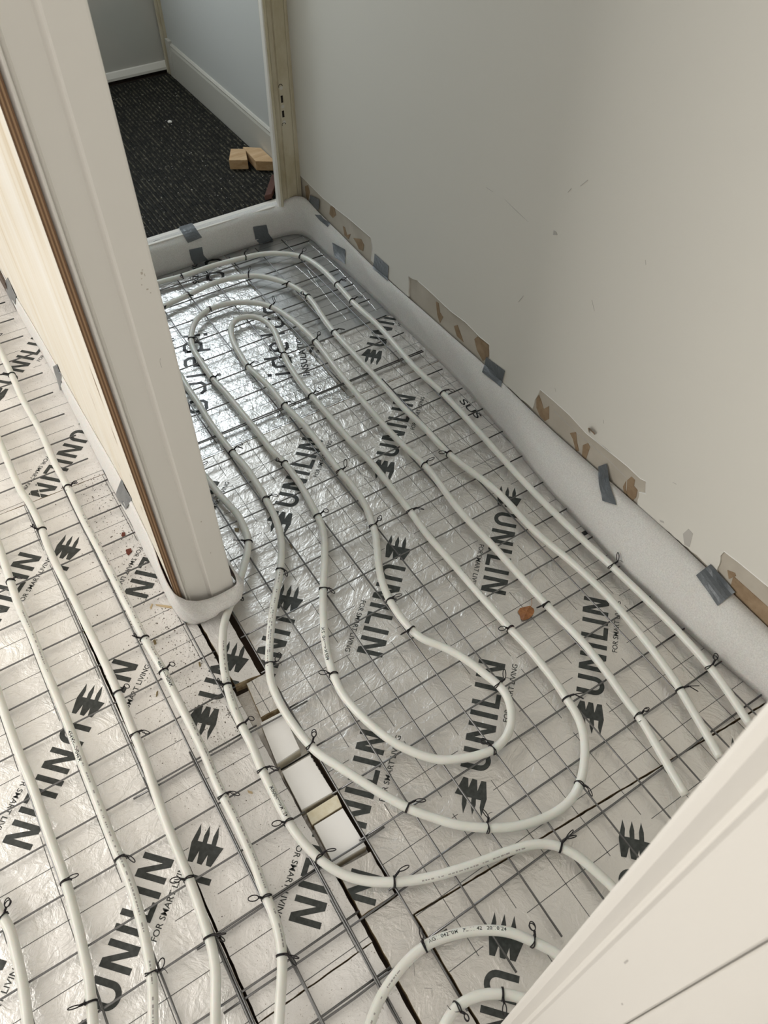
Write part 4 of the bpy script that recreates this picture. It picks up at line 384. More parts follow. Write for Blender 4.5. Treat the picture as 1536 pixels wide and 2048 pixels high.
def board(poly, foil, label, logos=(), lx=None, ly=None, name='insulation_board', top=FZ, thick=0.034, grid=True, extra=None, cat='insulation board', side=PIR, tilt=None):
    """a rigid board with foil on top; its print is clipped to the board's own outline"""
    cx = sum(p[0] for p in poly) / len(poly); cy = sum(p[1] for p in poly) / len(poly)
    root = tag(empty(name, (cx, cy, top - thick)), label, cat)
    jag = []
    for a, b in zip(poly, poly[1:] + poly[:1]):
        L = math.hypot(b[0] - a[0], b[1] - a[1]); n = max(1, int(L / 0.012)); nx, ny = -(b[1] - a[1]) / L, (b[0] - a[0]) / L
        for j in range(n):
            w = random.uniform(0, 0.0014) if j else 0; jag.append((a[0] + (b[0] - a[0]) * j / n + nx * w, a[1] + (b[1] - a[1]) * j / n + ny * w))
    mb = MB(); mb.prism(jag, top - thick, top - 0.0006, 0); mb.obj('board_core', side, root)
    mb = MB(); mb.prism(jag, top - 0.0006, top, 0); mb.obj('foil_facing', foil, root)
    boxes = []
    for x, y, deg in logos:
        mb = MB(); flat(mb, place(LT, x, y, deg), poly, top + 0.0003); boxes.append((x, y, deg))
        if mb.f: mb.obj('logo_print', INK, root)['kind'] = 'stuff'
    def blocked(px_, py_):
        for x, y, deg in boxes:
            c, s = math.cos(R_(-deg)), math.sin(R_(-deg)); u = (px_ - x) * c - (py_ - y) * s; v = (px_ - x) * s + (py_ - y) * c
            if -0.042 < u < 0.312 and (-0.034 if u < 0.155 else -0.056) < v < 0.050: return True
        return False
    if grid and (lx is not None or ly is not None):
        x0, x1 = min(p[0] for p in poly), max(p[0] for p in poly); y0, y1 = min(p[1] for p in poly), max(p[1] for p in poly)
        mb = MB(); h = 0.0007; st = 0.012
        if lx is not None:
            k = math.ceil((x0 - lx) / 0.1)
            while lx + 0.1 * k < x1:
                x = lx + 0.1 * k; y = y0; run = None
                while y <= y1 + st:
                    ok = y <= y1 and not blocked(x, y)
                    if ok and run is None: run = y
                    if not ok and run is not None: flat(mb, rect_tris(x - h, run, x + h, min(y, y1)), poly, top + 0.00015); run = None
                    y += st
                if run is not None: flat(mb, rect_tris(x - h, run, x + h, y1), poly, top + 0.00015)
                k += 1
        if ly is not None:
            k = math.ceil((y0 - ly) / 0.1)
            while ly + 0.1 * k < y1:
                y = ly + 0.1 * k; x = x0; run = None
                while x <= x1 + st:
                    ok = x <= x1 and not blocked(x, y)
                    if ok and run is None: run = x
                    if not ok and run is not None: flat(mb, rect_tris(run, y - h, min(x, x1), y + h), poly, top + 0.00015); run = None
                    x += st
                if run is not None: flat(mb, rect_tris(run, y - h, x1, y + h), poly, top + 0.00015)
                k += 1
        if mb.f: mb.obj('grid_lines', LINE, root)['kind'] = 'stuff'
    if extra:
        for nm, tris, m in extra:
            mb = MB(); flat(mb, tris, poly, top + 0.0003, 0, .00002)
            if mb.f: mb.obj(nm, m, root)['kind'] = 'stuff'
    return root
UP, DN = 43.3, -136.7
# right-hand field
r1 = [(x, y, UP) for x, y in ((.214, -.446), (.514, -.446), (-.0847, -.446), (.211, .347), (.520, .358), (-.087, .359))] + [(x, y, DN) for x, y in ((.4155, .132), (.128, .145), (.740, .116))]
sq = rect_tris(.821, -.083, .835, -.071) + rect_tris(.839, -.090, .853, -.078)
sus = place(text_at('SUS', 0, 0, .085, .020), .842, .470, -90)
board([(.0035, -.553), (.900, -.618), (.900, .643), (.0035, .643)], FOIL, 'large foil insulation board under the pipe loops in the passage', r1, .064, -.056, extra=[('small_print', sq + sus, INK_B)])
def G_idelco(ox, oy, deg, sub, subx, sublen, suby=-.050):
    w = .0098; a = .052; T = []
    T += stroke_tris([(0, 0), (0, .050)], w) + rect_tris(-.006, .060, .006, .072)
    c = lambda x0: [(x0 + .012, 0), (x0 + .036, 0), (x0 + .045, .010), (x0 + .045, .041), (x0 + .036, .050), (x0 + .012, .050), (x0 + .003, .041), (x0 + .003, .010), (x0 + .012, 0)]
    T += stroke_tris(c(.030), w) + stroke_tris([(.075, 0), (.075, .076)], w)
    T += stroke_tris([(.142, .004), (.136, 0), (.116, 0), (.107, .010), (.107, .041), (.116, .050), (.134, .050), (.143, .041), (.143, .026), (.110, .026)], w)
    T += stroke_tris([(.188, 0), (.188, .076)], w)
    T += stroke_tris([(.266, .013), (.266, .009), (.257, 0), (.232, 0), (.222, .010), (.222, .041), (.232, .050), (.257, .050), (.266, .041), (.266, .037)], w)
    T += stroke_tris(c(.296), w)
    out = place(T, ox, oy, deg)
    return out + place(text_at(sub, subx, suby, subx + sublen, suby + .021), ox, oy, deg)
far_print = G_idelco(.500, .828, 69.0, 'INSULATION', -.020, .205) + G_idelco(.296, 1.150, -110.6, 'INSULATION', .000, .215) + G_idelco(.600, 1.700, -110.6, 'BOARDS', .200, .150)
board([(.03, .6437), (.5879, .6437), (.5879, 1.495), (.03, 1.495)], FOIL_FAR, 'shiny foil board with rounded dark lettering at the threshold end', (), None, .050, extra=[('lettering_print', far_print, INK_B)])
board([(.5884, .6437), (.900, .6437), (.900, .9064), (.5884, .9064)], FOIL, 'short foil board with a cut logo under the two right-hand pipes', [(.735, .762, 42.0), (.434, .757, 43.3)], .064, .048)
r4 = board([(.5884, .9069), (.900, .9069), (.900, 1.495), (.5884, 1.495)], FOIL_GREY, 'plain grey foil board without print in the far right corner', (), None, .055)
board([(.0075, -1.05), (.900, -1.05), (.900, -.6203), (.0075, -.5556)], FOIL, 'foil board nearest the camera partly hidden by the near door frame', [(.12, -.664, DN), (.42, -.667, DN), (.72, -.667, DN)], .064, -.058)
for pl in ([(.812, 1.470), (.806, 1.433), (.800, 1.358)], [(.765, 1.318), (.770, 1.240), (.772, 1.155)], [(.791, 1.274), (.768, 1.090), (.763, .958)], [(.872, 1.46), (.874, 1.354), (.878, 1.204), (.868, .952)]):
    P = resample(catmull([(x, y, FZ) for x, y in pl], .01), .012)
    q = MB(); q.tube([p + Vector((random.uniform(-.0012, .0012), 0, -.0008)) for p in P], [.0016 + random.uniform(-.0005, .0007) for _ in P], 6); q.obj('foil_crease', FOIL_FAR, r4, True)  # raised creases in brighter foil than the board; glint partly in the colour
# strip of offcuts in the slot between the two fields
board([(-.070, .012), (-.014, .004), (-.012, .30), (-.072, .30)], FOIL_D, 'narrow foil offcut with emblem in the slot below the post', [(-.043, .075, DN)], None, None, top=FZ - .001, name='insulation_offcut', cat='insulation offcut')
board([(-.056, -.083), (.0025, -.086), (.0025, .002), (-.048, .000)], FOIL, 'small foil offcut filling the slot right above the white foam blocks', (), -.036, -.053, name='insulation_offcut', cat='insulation offcut')
board([(-.0715, -.507), (-.004, -.510), (-.003, -.425), (-.0715, -.418)], FOIL, 'grey foil offcut with cut lettering just below the white foam blocks', (), None, None, name='insulation_offcut', cat='insulation offcut', extra=[('logo_print', place(N_tris(.110, .160, -.0215, .0350), -.139, -.5660, UP), INK)])
scr = stroke_tris([(-.046, -.618), (-.032, -.610), (-.044, -.632)], .0008) + stroke_tris([(-.040, -.655), (-.030, -.662), (-.036, -.672)], .0008)
board([(-.0755, -1.0), (.0030, -1.0), (.0035, -.5135), (-.0690, -.5135)], FOIL, 'long plain foil offcut with pencil marks at the bottom of the slot', (), None, None, name='insulation_offcut', cat='insulation offcut', extra=[('pencil_mark', scr, PENCIL)])
def block(poly, m_top, m_side, label, top, h, cat='foam block', name='foam_block'):
    cx = sum(p[0] for p in poly) / 4; cy = sum(p[1] for p in poly) / 4
    root = tag(empty(name, (cx, cy, top - h)), label, cat, 'white foam blocks in the slot' if m_top is EPS else None)
    mb = MB(); mb.prism(poly, top - h, top - .004, 0); mb.obj('foam_body', m_side, root)
    mb = MB(); n = 4; ins = [(cx + (x - cx) * 0.985, cy + (y - cy) * 0.985) for x, y in poly]
    mb.add([(x, y, top - .004) for x, y in poly] + [(x, y, top) for x, y in ins], [(i, (i + 1) % n, n + (i + 1) % n, n + i) for i in range(n)] + [(4, 5, 6, 7)]); mb.obj('top_face', m_top, root)
    return root
block([(-.0735, -.189), (-.021, -.186), (-.013, -.097), (-.063, -.095)], EPS, EPS_SIDE, 'white foam block farthest up the slot, thick beige front edge showing', -.006, .034)
block([(-.0745, -.293), (-.0075, -.295), (-.010, -.207), (-.072, -.207)], EPS, EPS_SIDE, 'middle white foam block in the slot, plain and bright', -.007, .034)
block([(-.0710, -.326), (-.0060, -.326), (-.003, -.302), (-.0695, -.302)], PIR_TOP, PIR, 'thin beige foam piece between the two lower white blocks', -.010, .030)
block([(-.0715, -.410), (-.0055, -.413), (-.0070, -.331), (-.0690, -.330)], EPS, EPS_SIDE, 'lowest white foam block in the slot, just above the grey offcut', -.006, .030)
under = board([(-.076, -.425), (-.003, -.425), (-.003, .0), (-.076, .0)], FOIL_L, 'sunken printed foil strip under the white foam blocks', (), None, None, name='insulation_offcut', cat='insulation offcut', top=-.040, thick=.007,
      extra=[('grid_lines', [t for k in range(12) for t in rect_tris(-.069, -.300 + k * .0098, -.003, -.2965 + k * .0098)], INK_B)])
# left-hand field
la = [(x, y, UP) for x, y in ((-.161, -.032), (-.453, -.027), (-.161, .77))] + [(x, y, DN) for x, y in ((-.253, -.251), (.0452, -.2545), (-.254, .554), (.041, .545), (-.553, .554))]
board([(-.2935, -.5508), (-.0775, -.5508), (-.0775, .733), (-.2935, .738)], FOIL_D, 'crumb-strewn foil board along the left foot of the white post', la, -.206, -.041)
lb = [(x, y, UP) for x, y in ((-.541, -.437), (-.841, -.437), (-.5435, .366), (-.843, .366))] + [(x, y, DN) for x, y in ((-.340, .142), (-.640, .142), (-.340, -.658), (-.94, .142))]
board([(-1.25, -1.0), (-.2970, -1.0), (-.2970, .738), (-1.25, .757)], FOIL_L, 'bright foil board filling the lower left under four parallel pipes', lb, -.606, -.041)
lc = [(-.261, 1.184, UP), (-.561, 1.184, UP), (-.058, .958, DN), (-.358, .958, DN), (-.658, .958, DN)]
cre = stroke_tris([(-.283, .741), (-.278, .80), (-.284, .85), (-.279, .90)], .002) + stroke_tris([(-.263, .741), (-.258, .79), (-.264, .84), (-.259, .89), (-.262, .915)], .002)
board([(-1.25, .7580), (-.2950, .7387), (-.0900, .7337), (-.0900, 1.95), (-1.25, 1.95)], FOIL_D, 'dusty foil board at the far left beside the plywood panel', lc, None, .050, extra=[('dried_glue', cre, CAULK)])
board([(-.2935, -1.0), (-.0785, -1.0), (-.0785, -.5522), (-.2935, -.5522)], FOIL_D, 'foil board without logo at the bottom left of the slot', (), None, None)

# ---------------------------------------------------------------- steel mesh
def foam_x(y):
    L = sorted(D['FOAMB'], key=lambda p: p[1]); r = L[0][0]
    for a, c in zip(L, L[1:]):
        if a[1] <= y <= c[1]: return a[0] + (c[0] - a[0]) * (y - a[1]) / (c[1] - a[1])
    return L[0][0] if y < L[0][1] else L[-1][0]
def wire_mat(label, xs, ys, x0, x1, y0, y1, zx=0.0, zy=0.0036):
    root = tag(empty('reinforcing_mesh', ((x0 + x1) / 2, (y0 + y1) / 2, FZ)), label, 'steel mesh')
    for x in xs:
        P = [(x + random.uniform(-.0012, .0012), y0 + (y1 - y0) * i / 8, zy + random.uniform(-.0006, .0006)) for i in range(9)]
        q = MB(); q.tube(P, .0020, 6); q.obj('wire', STEEL, root, True)
    for y in ys:
        xe = min(x1, foam_x(y) - .003) if x1 > .5 else x1
        P = [(x0 + (xe - x0) * i / 6, y + random.uniform(-.0012, .0012), zx + random.uniform(-.0006, .0006)) for i in range(7)]
        q = MB(); q.tube(P, .0020, 6); q.obj('wire', STEEL, root, True)
    return root
rng = lambda a, b: [round(0.1 * k, 3) for k in range(a, b + 1)]
def wire_set(label, xs, ys, xr, yr): return wire_mat(label, xs, ys, xr[0], xr[1], yr[0], yr[1])
wire_set('galvanised wire mesh over the passage floor from the foam blocks to mid passage', [0.0] + rng(1, 8), rng(-6, 6), (-.012, .875), (-.72, .652))
wire_set('galvanised wire mesh at the threshold end of the passage', [.047] + [x - .01 for x in rng(2, 8)], [.694] + rng(7, 14), (.035, .872), (.668, 1.452))
wire_set('galvanised wire mesh on the far left floor beyond the lowest left tie', rng(-6, -2), rng(8, 16), (-.85, -.118), (.64, 1.65))
wire_set('galvanised wire mesh spread over the lower left floor', [-.9, -.8, -.7, -.596, -.497, -.4, -.3, -.205, -.1], rng(-8, 7), (-1.0, -.072), (-.86, .735))
wire_set('short wire mesh lying over the slot at the bottom', [-.303, -.208, -.1035], [-.606, -.512, -.404, -.107], (-.335, .04), (-.72, -.08))

# ---------------------------------------------------------------- heating pipes
PZ, PR = .0150, .0087
def lift(pts, z=PZ): return [Vector((x, y, z)) for x, y in pts]
def make_path(pts, it=6):
    P = resample(catmull(lift(pts), .004), .008); return smoothed(P, it)
def pipe(pts, label, it=6):
    P = make_path(pts, it)
    root = tag(empty('heating_pipe', (P[0].x, P[0].y, FZ)), label, 'pipe')
    q = MB(); q.tube(P, PR, 16); q.obj('tube', PIPE, root, True)
    return root, P
link1 = [(.215, 1.245), (.155, 1.190), (.128, 1.120), (.140, 1.055), (.175, 1.012)]
full1 = D['P3R'] + D['P3T'] + D['P3L'] + D['LB'] + D['IL'] + D['IT'] + D['IR'] + D['LO'] + D['P5'] + link1[::-1] + D['P2']
full2 = D['P1'][::-1] + [(.215, 1.375), (.130, 1.290), (.075, 1.170), (.062, 1.02), (.070, .86), (.092, .70)] + D['P6']
pipes = {}
pipes['loop'] = pipe(full1, 'long white pipe folded into the double hairpin between post and wall')
pipes['outer'] = pipe(full2, 'white pipe running outermost along the right wall and under the post')
pipes['arc'] = pipe(D['P7'], 'short white pipe arc at the bottom beside the near frame, date print on it')
pipes['arc2'] = pipe(D['P8'], 'lowest white pipe arc at the bottom edge, next to the near frame')
pipes['q1'] = pipe(D['Q1'], 'white pipe closest to the post on the left floor')
pipes['q2'] = pipe(D['Q2'], 'second white pipe left of the post')
pipes['q3'] = pipe(D['Q3'], 'third white pipe left of the post')
pipes['q4'] = pipe(D['Q4'], 'fourth white pipe left of the post')
pipes['q5'] = pipe(D['Q5'], 'leftmost white pipe at the bottom left edge')
def nearest(P, x, y, lo=0, hi=None):
    hi = hi or len(P); return min(range(lo, hi), key=lambda i: (P[i].x - x) ** 2 + (P[i].y - y) ** 2)
def on_pipe(P, i, s, v, phi0, r=PR + .00012):
    """point at arc offset s (m) from index i, v across, wrapped round the tube"""
    j = i + s / .008; k = max(0, min(len(P) - 2, int(math.floor(j)))); t = j - k
    p = P[k].lerp(P[k + 1], t); d = (P[min(k + 2, len(P) - 1)] - P[max(k - 1, 0)]).normalized(); side = Vector((d.y, -d.x, 0)).normalized()
    a = phi0 + v / PR; return p + Vector((0, 0, 1)) * (r * math.cos(a)) - side * (r * math.sin(a))
def pipe_text(key, body, xy, length, phi=0.0, rev=False, hgt=.0075):
    root, P = pipes[key]; Q = P[::-1] if rev else P; i = nearest(Q, *xy); v, t = text_tris(body)
    mesh('meter_print', [on_pipe(Q, i, a * length, (b - .5) * hgt, phi) for a, b in v], t, PENCIL if False else INK_B, root)
def pipe_dashes(key, xy0, xy1, phi, rev=False):
    root, P = pipes[key]; i = nearest(P, *xy0); m = int(1.7 * math.hypot(xy0[0] - xy1[0], xy0[1] - xy1[1]) / .008) + 8
    j = nearest(P, xy1[0], xy1[1], max(0, i - m), min(len(P), i + m)); i, j = min(i, j), max(i, j); s = 0.0; L = (j - i) * .008; q = MB()
    while s < L:
        w = random.choice([.002, .003, .004, .005, .007]); h = random.choice([.0009, .0013, .0013])
        if random.random() < .82:
            pts = [on_pipe(P, i, a, b, phi) for a, b in ((s, -h), (s + w, -h), (s + w, h), (s, h))]; q.add(pts, [(0, 1, 2, 3)])
        s += w + random.choice([.0015, .002, .003, .008])
    q.obj('faded_print', PENCIL, root)['kind'] = 'stuff'

# ---------------------------------------------------------------- tie wires
def tie_variant(seed):
    r = random.Random(seed); ra = PR + .0011; a0, a1 = r.uniform(-125, -95), r.uniform(95, 125)
    c = MB(); off = r.uniform(-.002, .002)
    c.tube([(off * math.sin(a * 2), ra * math.sin(a), ra * math.cos(a)) for a in [R_(a0 + (a1 - a0) * i / 16) for i in range(17)]], .0011, 5)
    c.tube([(.0019 + off * math.cos(a * 2), ra * math.sin(a), ra * math.cos(a)) for a in [R_(a0 + (a1 - a0) * i / 16) for i in range(17)]], .0011, 5)
    t = MB(); phi = r.uniform(.5, 1.2) * r.choice([-1, 1]); base = Vector((.001, ra * math.sin(phi), ra * math.cos(phi)))
    d = Vector((r.uniform(-.6, .6), math.sin(phi) * r.uniform(.6, 1.2), r.uniform(.15, .9))).normalized(); L = r.uniform(.006, .014)
    u = d.orthogonal().normalized(); w = d.cross(u)
    for k in (0, math.pi): t.tube([base + d * (L * i / 14) + (u * math.cos(i * .95 + k) + w * math.sin(i * .95 + k)) * .0014 for i in range(15)], .0011, 5)
    tip = base + d * L; e = (d + Vector((r.uniform(-.9, .9), r.uniform(-.9, .9), r.uniform(-.5, .2)))).normalized(); f = e.orthogonal(); f.rotate(Matrix.Rotation(r.uniform(0, 6), 3, e)); f.normalize()
    A, B = r.uniform(.005, .0105), r.uniform(.0026, .0055)
    for m in range(r.choice([1, 1, 2])):
        e2 = e.copy(); e2.rotate(Matrix.Rotation(m * .6, 3, f)); t.tube([tip + e2 * (A * (1 - math.cos(x))) + f * (B * math.sin(x)) for x in [2 * math.pi * i / 14 for i in range(15)]], .0010, 5)
    if r.random() < .5:
        g = Vector((r.uniform(-1, 1), r.uniform(-1, 1), .1)).normalized(); h = Vector((-g.y, g.x, .3)); LL = r.uniform(.012, .028)
        t.tube([base + g * (LL * i / 8) + h * (.006 * math.sin(i * .35)) + Vector((0, 0, .002 - .004 * (i / 8) ** 2)) for i in range(9)], .0005, 4)
    mc = bpy.data.meshes.new('collar'); mc.from_pydata(c.v, [], c.f); mc.materials.append(TIE)
    mt = bpy.data.meshes.new('twisted_tail'); mt.from_pydata(t.v, [], t.f); mt.materials.append(TIE)
    for m_ in (mc, mt): m_.polygons.foreach_set('use_smooth', [True] * len(m_.polygons))
    return mc, mt
VAR = [tie_variant(s) for s in range(12)]
secs = [('P1', 'outer', 'the run along the right wall'), ('P2', 'loop', 'the second run from right wall'), ('P3R', 'loop', 'the third run from right wall'), ('P3T', 'loop', 'the larger bend near the threshold'),
        ('P3L', 'loop', 'the run left of the hairpin'), ('LB', 'loop', 'the small oval bend'), ('IL', 'loop', "the small hairpin's left leg"), ('IT', 'loop', "the small hairpin's top"), ('IR', 'loop', "the small hairpin's right leg"),
        ('LO', 'loop', 'the wide bend below the oval'), ('P5', 'loop', 'the run right of the post'), ('P6', 'outer', 'the pipe under the post'), ('P7', 'arc', 'the arc with date print'), ('P8', 'arc2', 'the lowest arc'),
        ('Q1', 'q1', 'the first pipe left of the post'), ('Q2', 'q2', 'the second pipe left of the post'), ('Q3', 'q3', 'the third pipe left of the post'), ('Q4', 'q4', 'the fourth pipe left of the post'), ('Q5', 'q5', 'the leftmost bottom pipe')]
found = {}
for x, y in D['TIES']:
    best = min(((min((a - x) ** 2 + (b - y) ** 2 for a, b in D[k]), k, pk, ds) for k, pk, ds in secs))
    found.setdefault((best[1], best[2], best[3]), []).append((x, y))
ORD = ['topmost', 'second', 'third', 'fourth', 'fifth', 'sixth', 'seventh', 'eighth', 'ninth', 'tenth', 'eleventh', 'twelfth']
HOW = ['with a raised loop', 'with a short knot', 'with a folded tail', 'with a thin loose end']
cnt = 0
for (k, pk, ds), L in found.items():
    L.sort(key=lambda p: (-p[1] * .548 - p[0] * .353))
    P = pipes[pk][1]
    for n, (x, y) in enumerate(L):
        i = nearest(P, x, y); i = max(2, min(len(P) - 3, i)); d = (P[i + 2] - P[i - 2]).normalized()
        if d.y < 0: d = -d
        o = empty('tie_wire', (0, 0, 0)); s = Vector((d.y, -d.x, 0)).normalized()
        # local x along the pipe, y across, z up
        o.matrix_world = Matrix(((d.x, -s.x, 0, P[i].x), (d.y, -s.y, 0, P[i].y), (0, 0, 1, P[i].z), (0, 0, 0, 1)))
        lab = 'black wire tie on %s, %s from far end' % (ds, ORD[n]) if len(L) > 1 else 'only black wire tie on %s' % ds
        tag(o, lab, 'tie wire', 'black tie wires holding the pipes to the mesh')
        mc, mt = VAR[(cnt * 5 + 3) % 12]; cnt += 1
        for nm, me in (('collar', mc), ('twisted_tail', mt)):
            c = bpy.data.objects.new(nm, me); COL.objects.link(c); c.parent = o

# ---------------------------------------------------------------- edge foam
def foam_strip(name, path, label, th=.002):
    """path: list of (bottom xyz, mid xyz, top xyz); builds a soft strip with thickness"""
    root = tag(empty(name, path[0][0]), label, 'foam strip')
    bot, mid, top = ([Vector(p[i]) for p in path] for i in range(3))
    den = lambda L: smoothed(resample_n(catmull(L, .006), 260), 5)
    def resample_n(P, n):
        Ls = [0]
        for a, b in zip(P, P[1:]): Ls.append(Ls[-1] + (b - a).length)
        out = []; j = 0
        for k in range(n):
            s = Ls[-1] * k / (n - 1)
            while j < len(P) - 2 and Ls[j + 1] < s: j += 1
            out.append(P[j].lerp(P[j + 1], (s - Ls[j]) / max(1e-9, Ls[j + 1] - Ls[j])))
        return out
    # keep the three rails in step: interpolate by the same parameter
    def rails():
        n = 300; res = []
        for L in (bot, mid, top):
            P = [L[0] * 2 - L[1]] + L + [L[-1] * 2 - L[-2]]; o = []
            for k in range(n):
                u = (len(L) - 1) * k / (n - 1); i = min(len(L) - 2, int(u)); t = u - i; a, b, c, d = P[i:i + 4]
                o.append(0.5 * ((2 * b) + (c - a) * t + (2 * a - 5 * b + 4 * c - d) * t * t + (3 * b - a - 3 * c + d) * t ** 3))
            res.append(o)
        return res
    rb, rm, rt = rails(); m = 9; q = MB(); V = []
    for k in range(len(rb)):
        row = []
        for j in range(m):
            t = j / (m - 1); p = rb[k] * (1 - t) ** 2 + rm[k] * 2 * t * (1 - t) + rt[k] * t * t
            row.append(p)
        V.append(row)
    v = []; n = len(V)
    for k in range(n):
        tg = (V[min(k + 1, n - 1)][4] - V[max(k - 1, 0)][4]).normalized()
        for j in range(m):
            up = (V[k][min(j + 1, m - 1)] - V[k][max(j - 1, 0)]).normalized(); nr = tg.cross(up).normalized()
            w = .0012 * math.sin(k * .23 + j) + .0008 * math.sin(k * .61 + 2 * j)
            V[k][j] = V[k][j] + nr * w * (0 if j in (0, m - 1) else 1); v.append((V[k][j], nr))
    out = [p for p, nr in v] + [p - nr * th for p, nr in v]; N = n * m
    f = []
    for k in range(n - 1):
        for j in range(m - 1):
            a = k * m + j; f += [(a, a + m, a + m + 1, a + 1), (N + a, N + a + 1, N + a + m + 1, N + a + m)]
        f += [(k * m + m - 1, (k + 1) * m + m - 1, N + (k + 1) * m + m - 1, N + k * m + m - 1), (k * m, N + k * m, N + (k + 1) * m, (k + 1) * m)]
    mesh('foam_sheet', out, f, FOAM, root, True)
    return root
zf = FZ + .0006
path = []
for x in (.045, .2, .4, .6, .74, .80): path.append(((x, 1.489, zf), (x, 1.464, .085), (x, 1.530, .1005)))
path += [((.835, 1.484, zf), (.838, 1.456, .092), (.842, 1.500, .116)), ((.862, 1.472, zf), (.858, 1.444, .098), (.872, 1.486, .126)), ((.880, 1.445, zf), (.872, 1.430, .094), (.897, 1.462, .124)), ((.888, 1.405, zf), (.877, 1.40, .086), (.9038, 1.41, .112))]
fb, ft = D['FOAMB'], D['FOAMT']
def interp(L, y, k, kk):
    L = sorted(L, key=lambda p: p[k]); 
    if y <= L[0][k]: return L[0][kk]
    for a, b in zip(L, L[1:]):
        if y <= b[k]: return a[kk] + (b[kk] - a[kk]) * (y - a[k]) / (b[k] - a[k])
    return L[-1][kk]
yy = 1.36
while yy > -.72:
    xb = min(.893, interp(fb, yy, 1, 0)); path.append(((xb, yy, zf), (xb - .012, yy, .078), (.9040, yy, interp(ft, yy, 0, 1)))); yy -= .08
foam_strip('edge_foam_strip', path, 'white edge foam strip along the threshold and the right wall')
path = []
bl = [(1.95, -.098, .09), (1.7, -.098, .09), (1.49, -.098, .105), (1.25, -.093, .145), (1.02, -.094, .168), (.87, -.0965, .176), (.73, -.099, .184), (.62, -.100, .198), (.51, -.102, .206), (.42, -.104, .212), (.34, -.1065, .205), (.285, -.108, .190)]
for y, xb, zt in bl: path.append(((xb, y, zf), (xb - .003, y, zt * .55), (px(y) - .0022, y, zt)))
path += [((-.1070, .240, zf), (-.112, .236, .09), (-.1060, .235, .165)), ((-.1000, .208, zf), (-.108, .198, .07), (-.1040, .198, .130)), ((-.082, .190, zf), (-.088, .174, .045), (-.086, .186, .100)), ((-.056, .180, .000), (-.056, .156, .032), (-.058, .187, .072)),
         ((-.028, .170, .0245), (-.026, .148, .038), (-.026, .187, .062)), ((.003, .170, .0265), (.006, .146, .042), (.006, .187, .062)), ((.027, .181, .0265), (.038, .158, .046), (.029, .190, .065)), ((.040, .206, .0250), (.056, .194, .046), (.0365, .207, .072)), ((.042, .25, .006), (.052, .245, .045), (.036, .245, .080)), ((.040, .32, zf), (.046, .32, .04), (.034, .32, .088)), ((.040, .5, zf), (.042, .5, .05), (.032, .5, .095)), ((.040, 1.0, zf), (.042, 1.0, .05), (.032, 1.0, .095)), ((.042, 1.45, zf), (.042, 1.45, .05), (.032, 1.45, .095))]
foam_strip('edge_foam_strip', path, 'white edge foam strip wrapped round the foot of the post and plywood')

# ---------------------------------------------------------------- tape
def tape_grid(v, label, lift_=.0, out=(-1, 0, .3), seed=0):
    r = random.Random(seed); n = 7; out = Vector(out).normalized(); ph = r.uniform(0, 6); w = []
    for i in range(n):
        for j in range(n):
            a, c = i / (n - 1), j / (n - 1)
            w.append(Vector(v[i * n + j]) + out * (lift_ * math.sin(math.pi * c) ** 2 + .0014 * abs(math.sin(3.2 * c + 2.4 * a + ph)) + r.uniform(0, .0007)))
    N = n * n; w += [p - out * .0004 for p in w]; f = []
    for i in range(n - 1):
        for j in range(n - 1):
            a = i * n + j; f += [(a, a + n, a + n + 1, a + 1), (N + a, N + a + 1, N + a + n + 1, N + a + n)]
    ed = [i * n for i in range(n)] + [(n - 1) * n + j for j in range(1, n)] + [i * n + n - 1 for i in range(n - 2, -1, -1)] + list(range(n - 2, 0, -1))
    f += [(a, b, N + b, N + a) for a, b in zip(ed, ed[1:] + ed[:1])]
    o = mesh('duct_tape', w, f, TAPE, None, False); return tag(o, label, 'tape', 'duct tape on the edge foam')
def tape(c, label, lift_=.0, out=(-1, 0, .2), seed=0):
    c = [Vector(p) for p in c]; n = 7
    return tape_grid([(c[0] * (1 - u) + c[1] * u) * (1 - w) + (c[3] * (1 - u) + c[2] * u) * w for u in [i / 6 for i in range(7)] for w in [j / 6 for j in range(7)]], label, lift_, out, seed)
tl = ['grey duct tape on the bare band, nearest the doorway frame', 'narrow folded grey duct tape sliver just right of the doorway corner', 'grey duct tape low on the right foam, close to the floor', 'square grey duct tape on the right foam, fourth from the doorway', 'square grey duct tape at mid length of the right foam',
      'tall wrinkled grey duct tape bridging band and foam on the right', 'widest crumpled grey duct tape beside the exposed brown board', 'grey duct tape crossing the top of the threshold sill', 'dark duct tape on the threshold foam face, left one', 'duct tape tongue on the floor foil below the left threshold tape',
      'dark duct tape on the threshold foam face, right one', 'duct tape tongue on the floor foil below the right threshold tape']
for i, lab in enumerate(tl):
    tape_grid(TAPEGRID[i], lab, .004 if i in (1, 5, 6) else 0, (-1, 0, .3) if i < 7 else (0, 0, 1) if i in (9, 11) else (0, -.7, .7), i)
for i, lab in ((12, 'grey duct tape on the left foam, farthest from the camera'), (13, 'grey duct tape on the left foam halfway along the plywood'), (14, 'grey duct tape diamond on the left foam, nearest the post')):
    tape_grid(TAPEGRID[i], lab, .001, (-1, 0, .2), i)

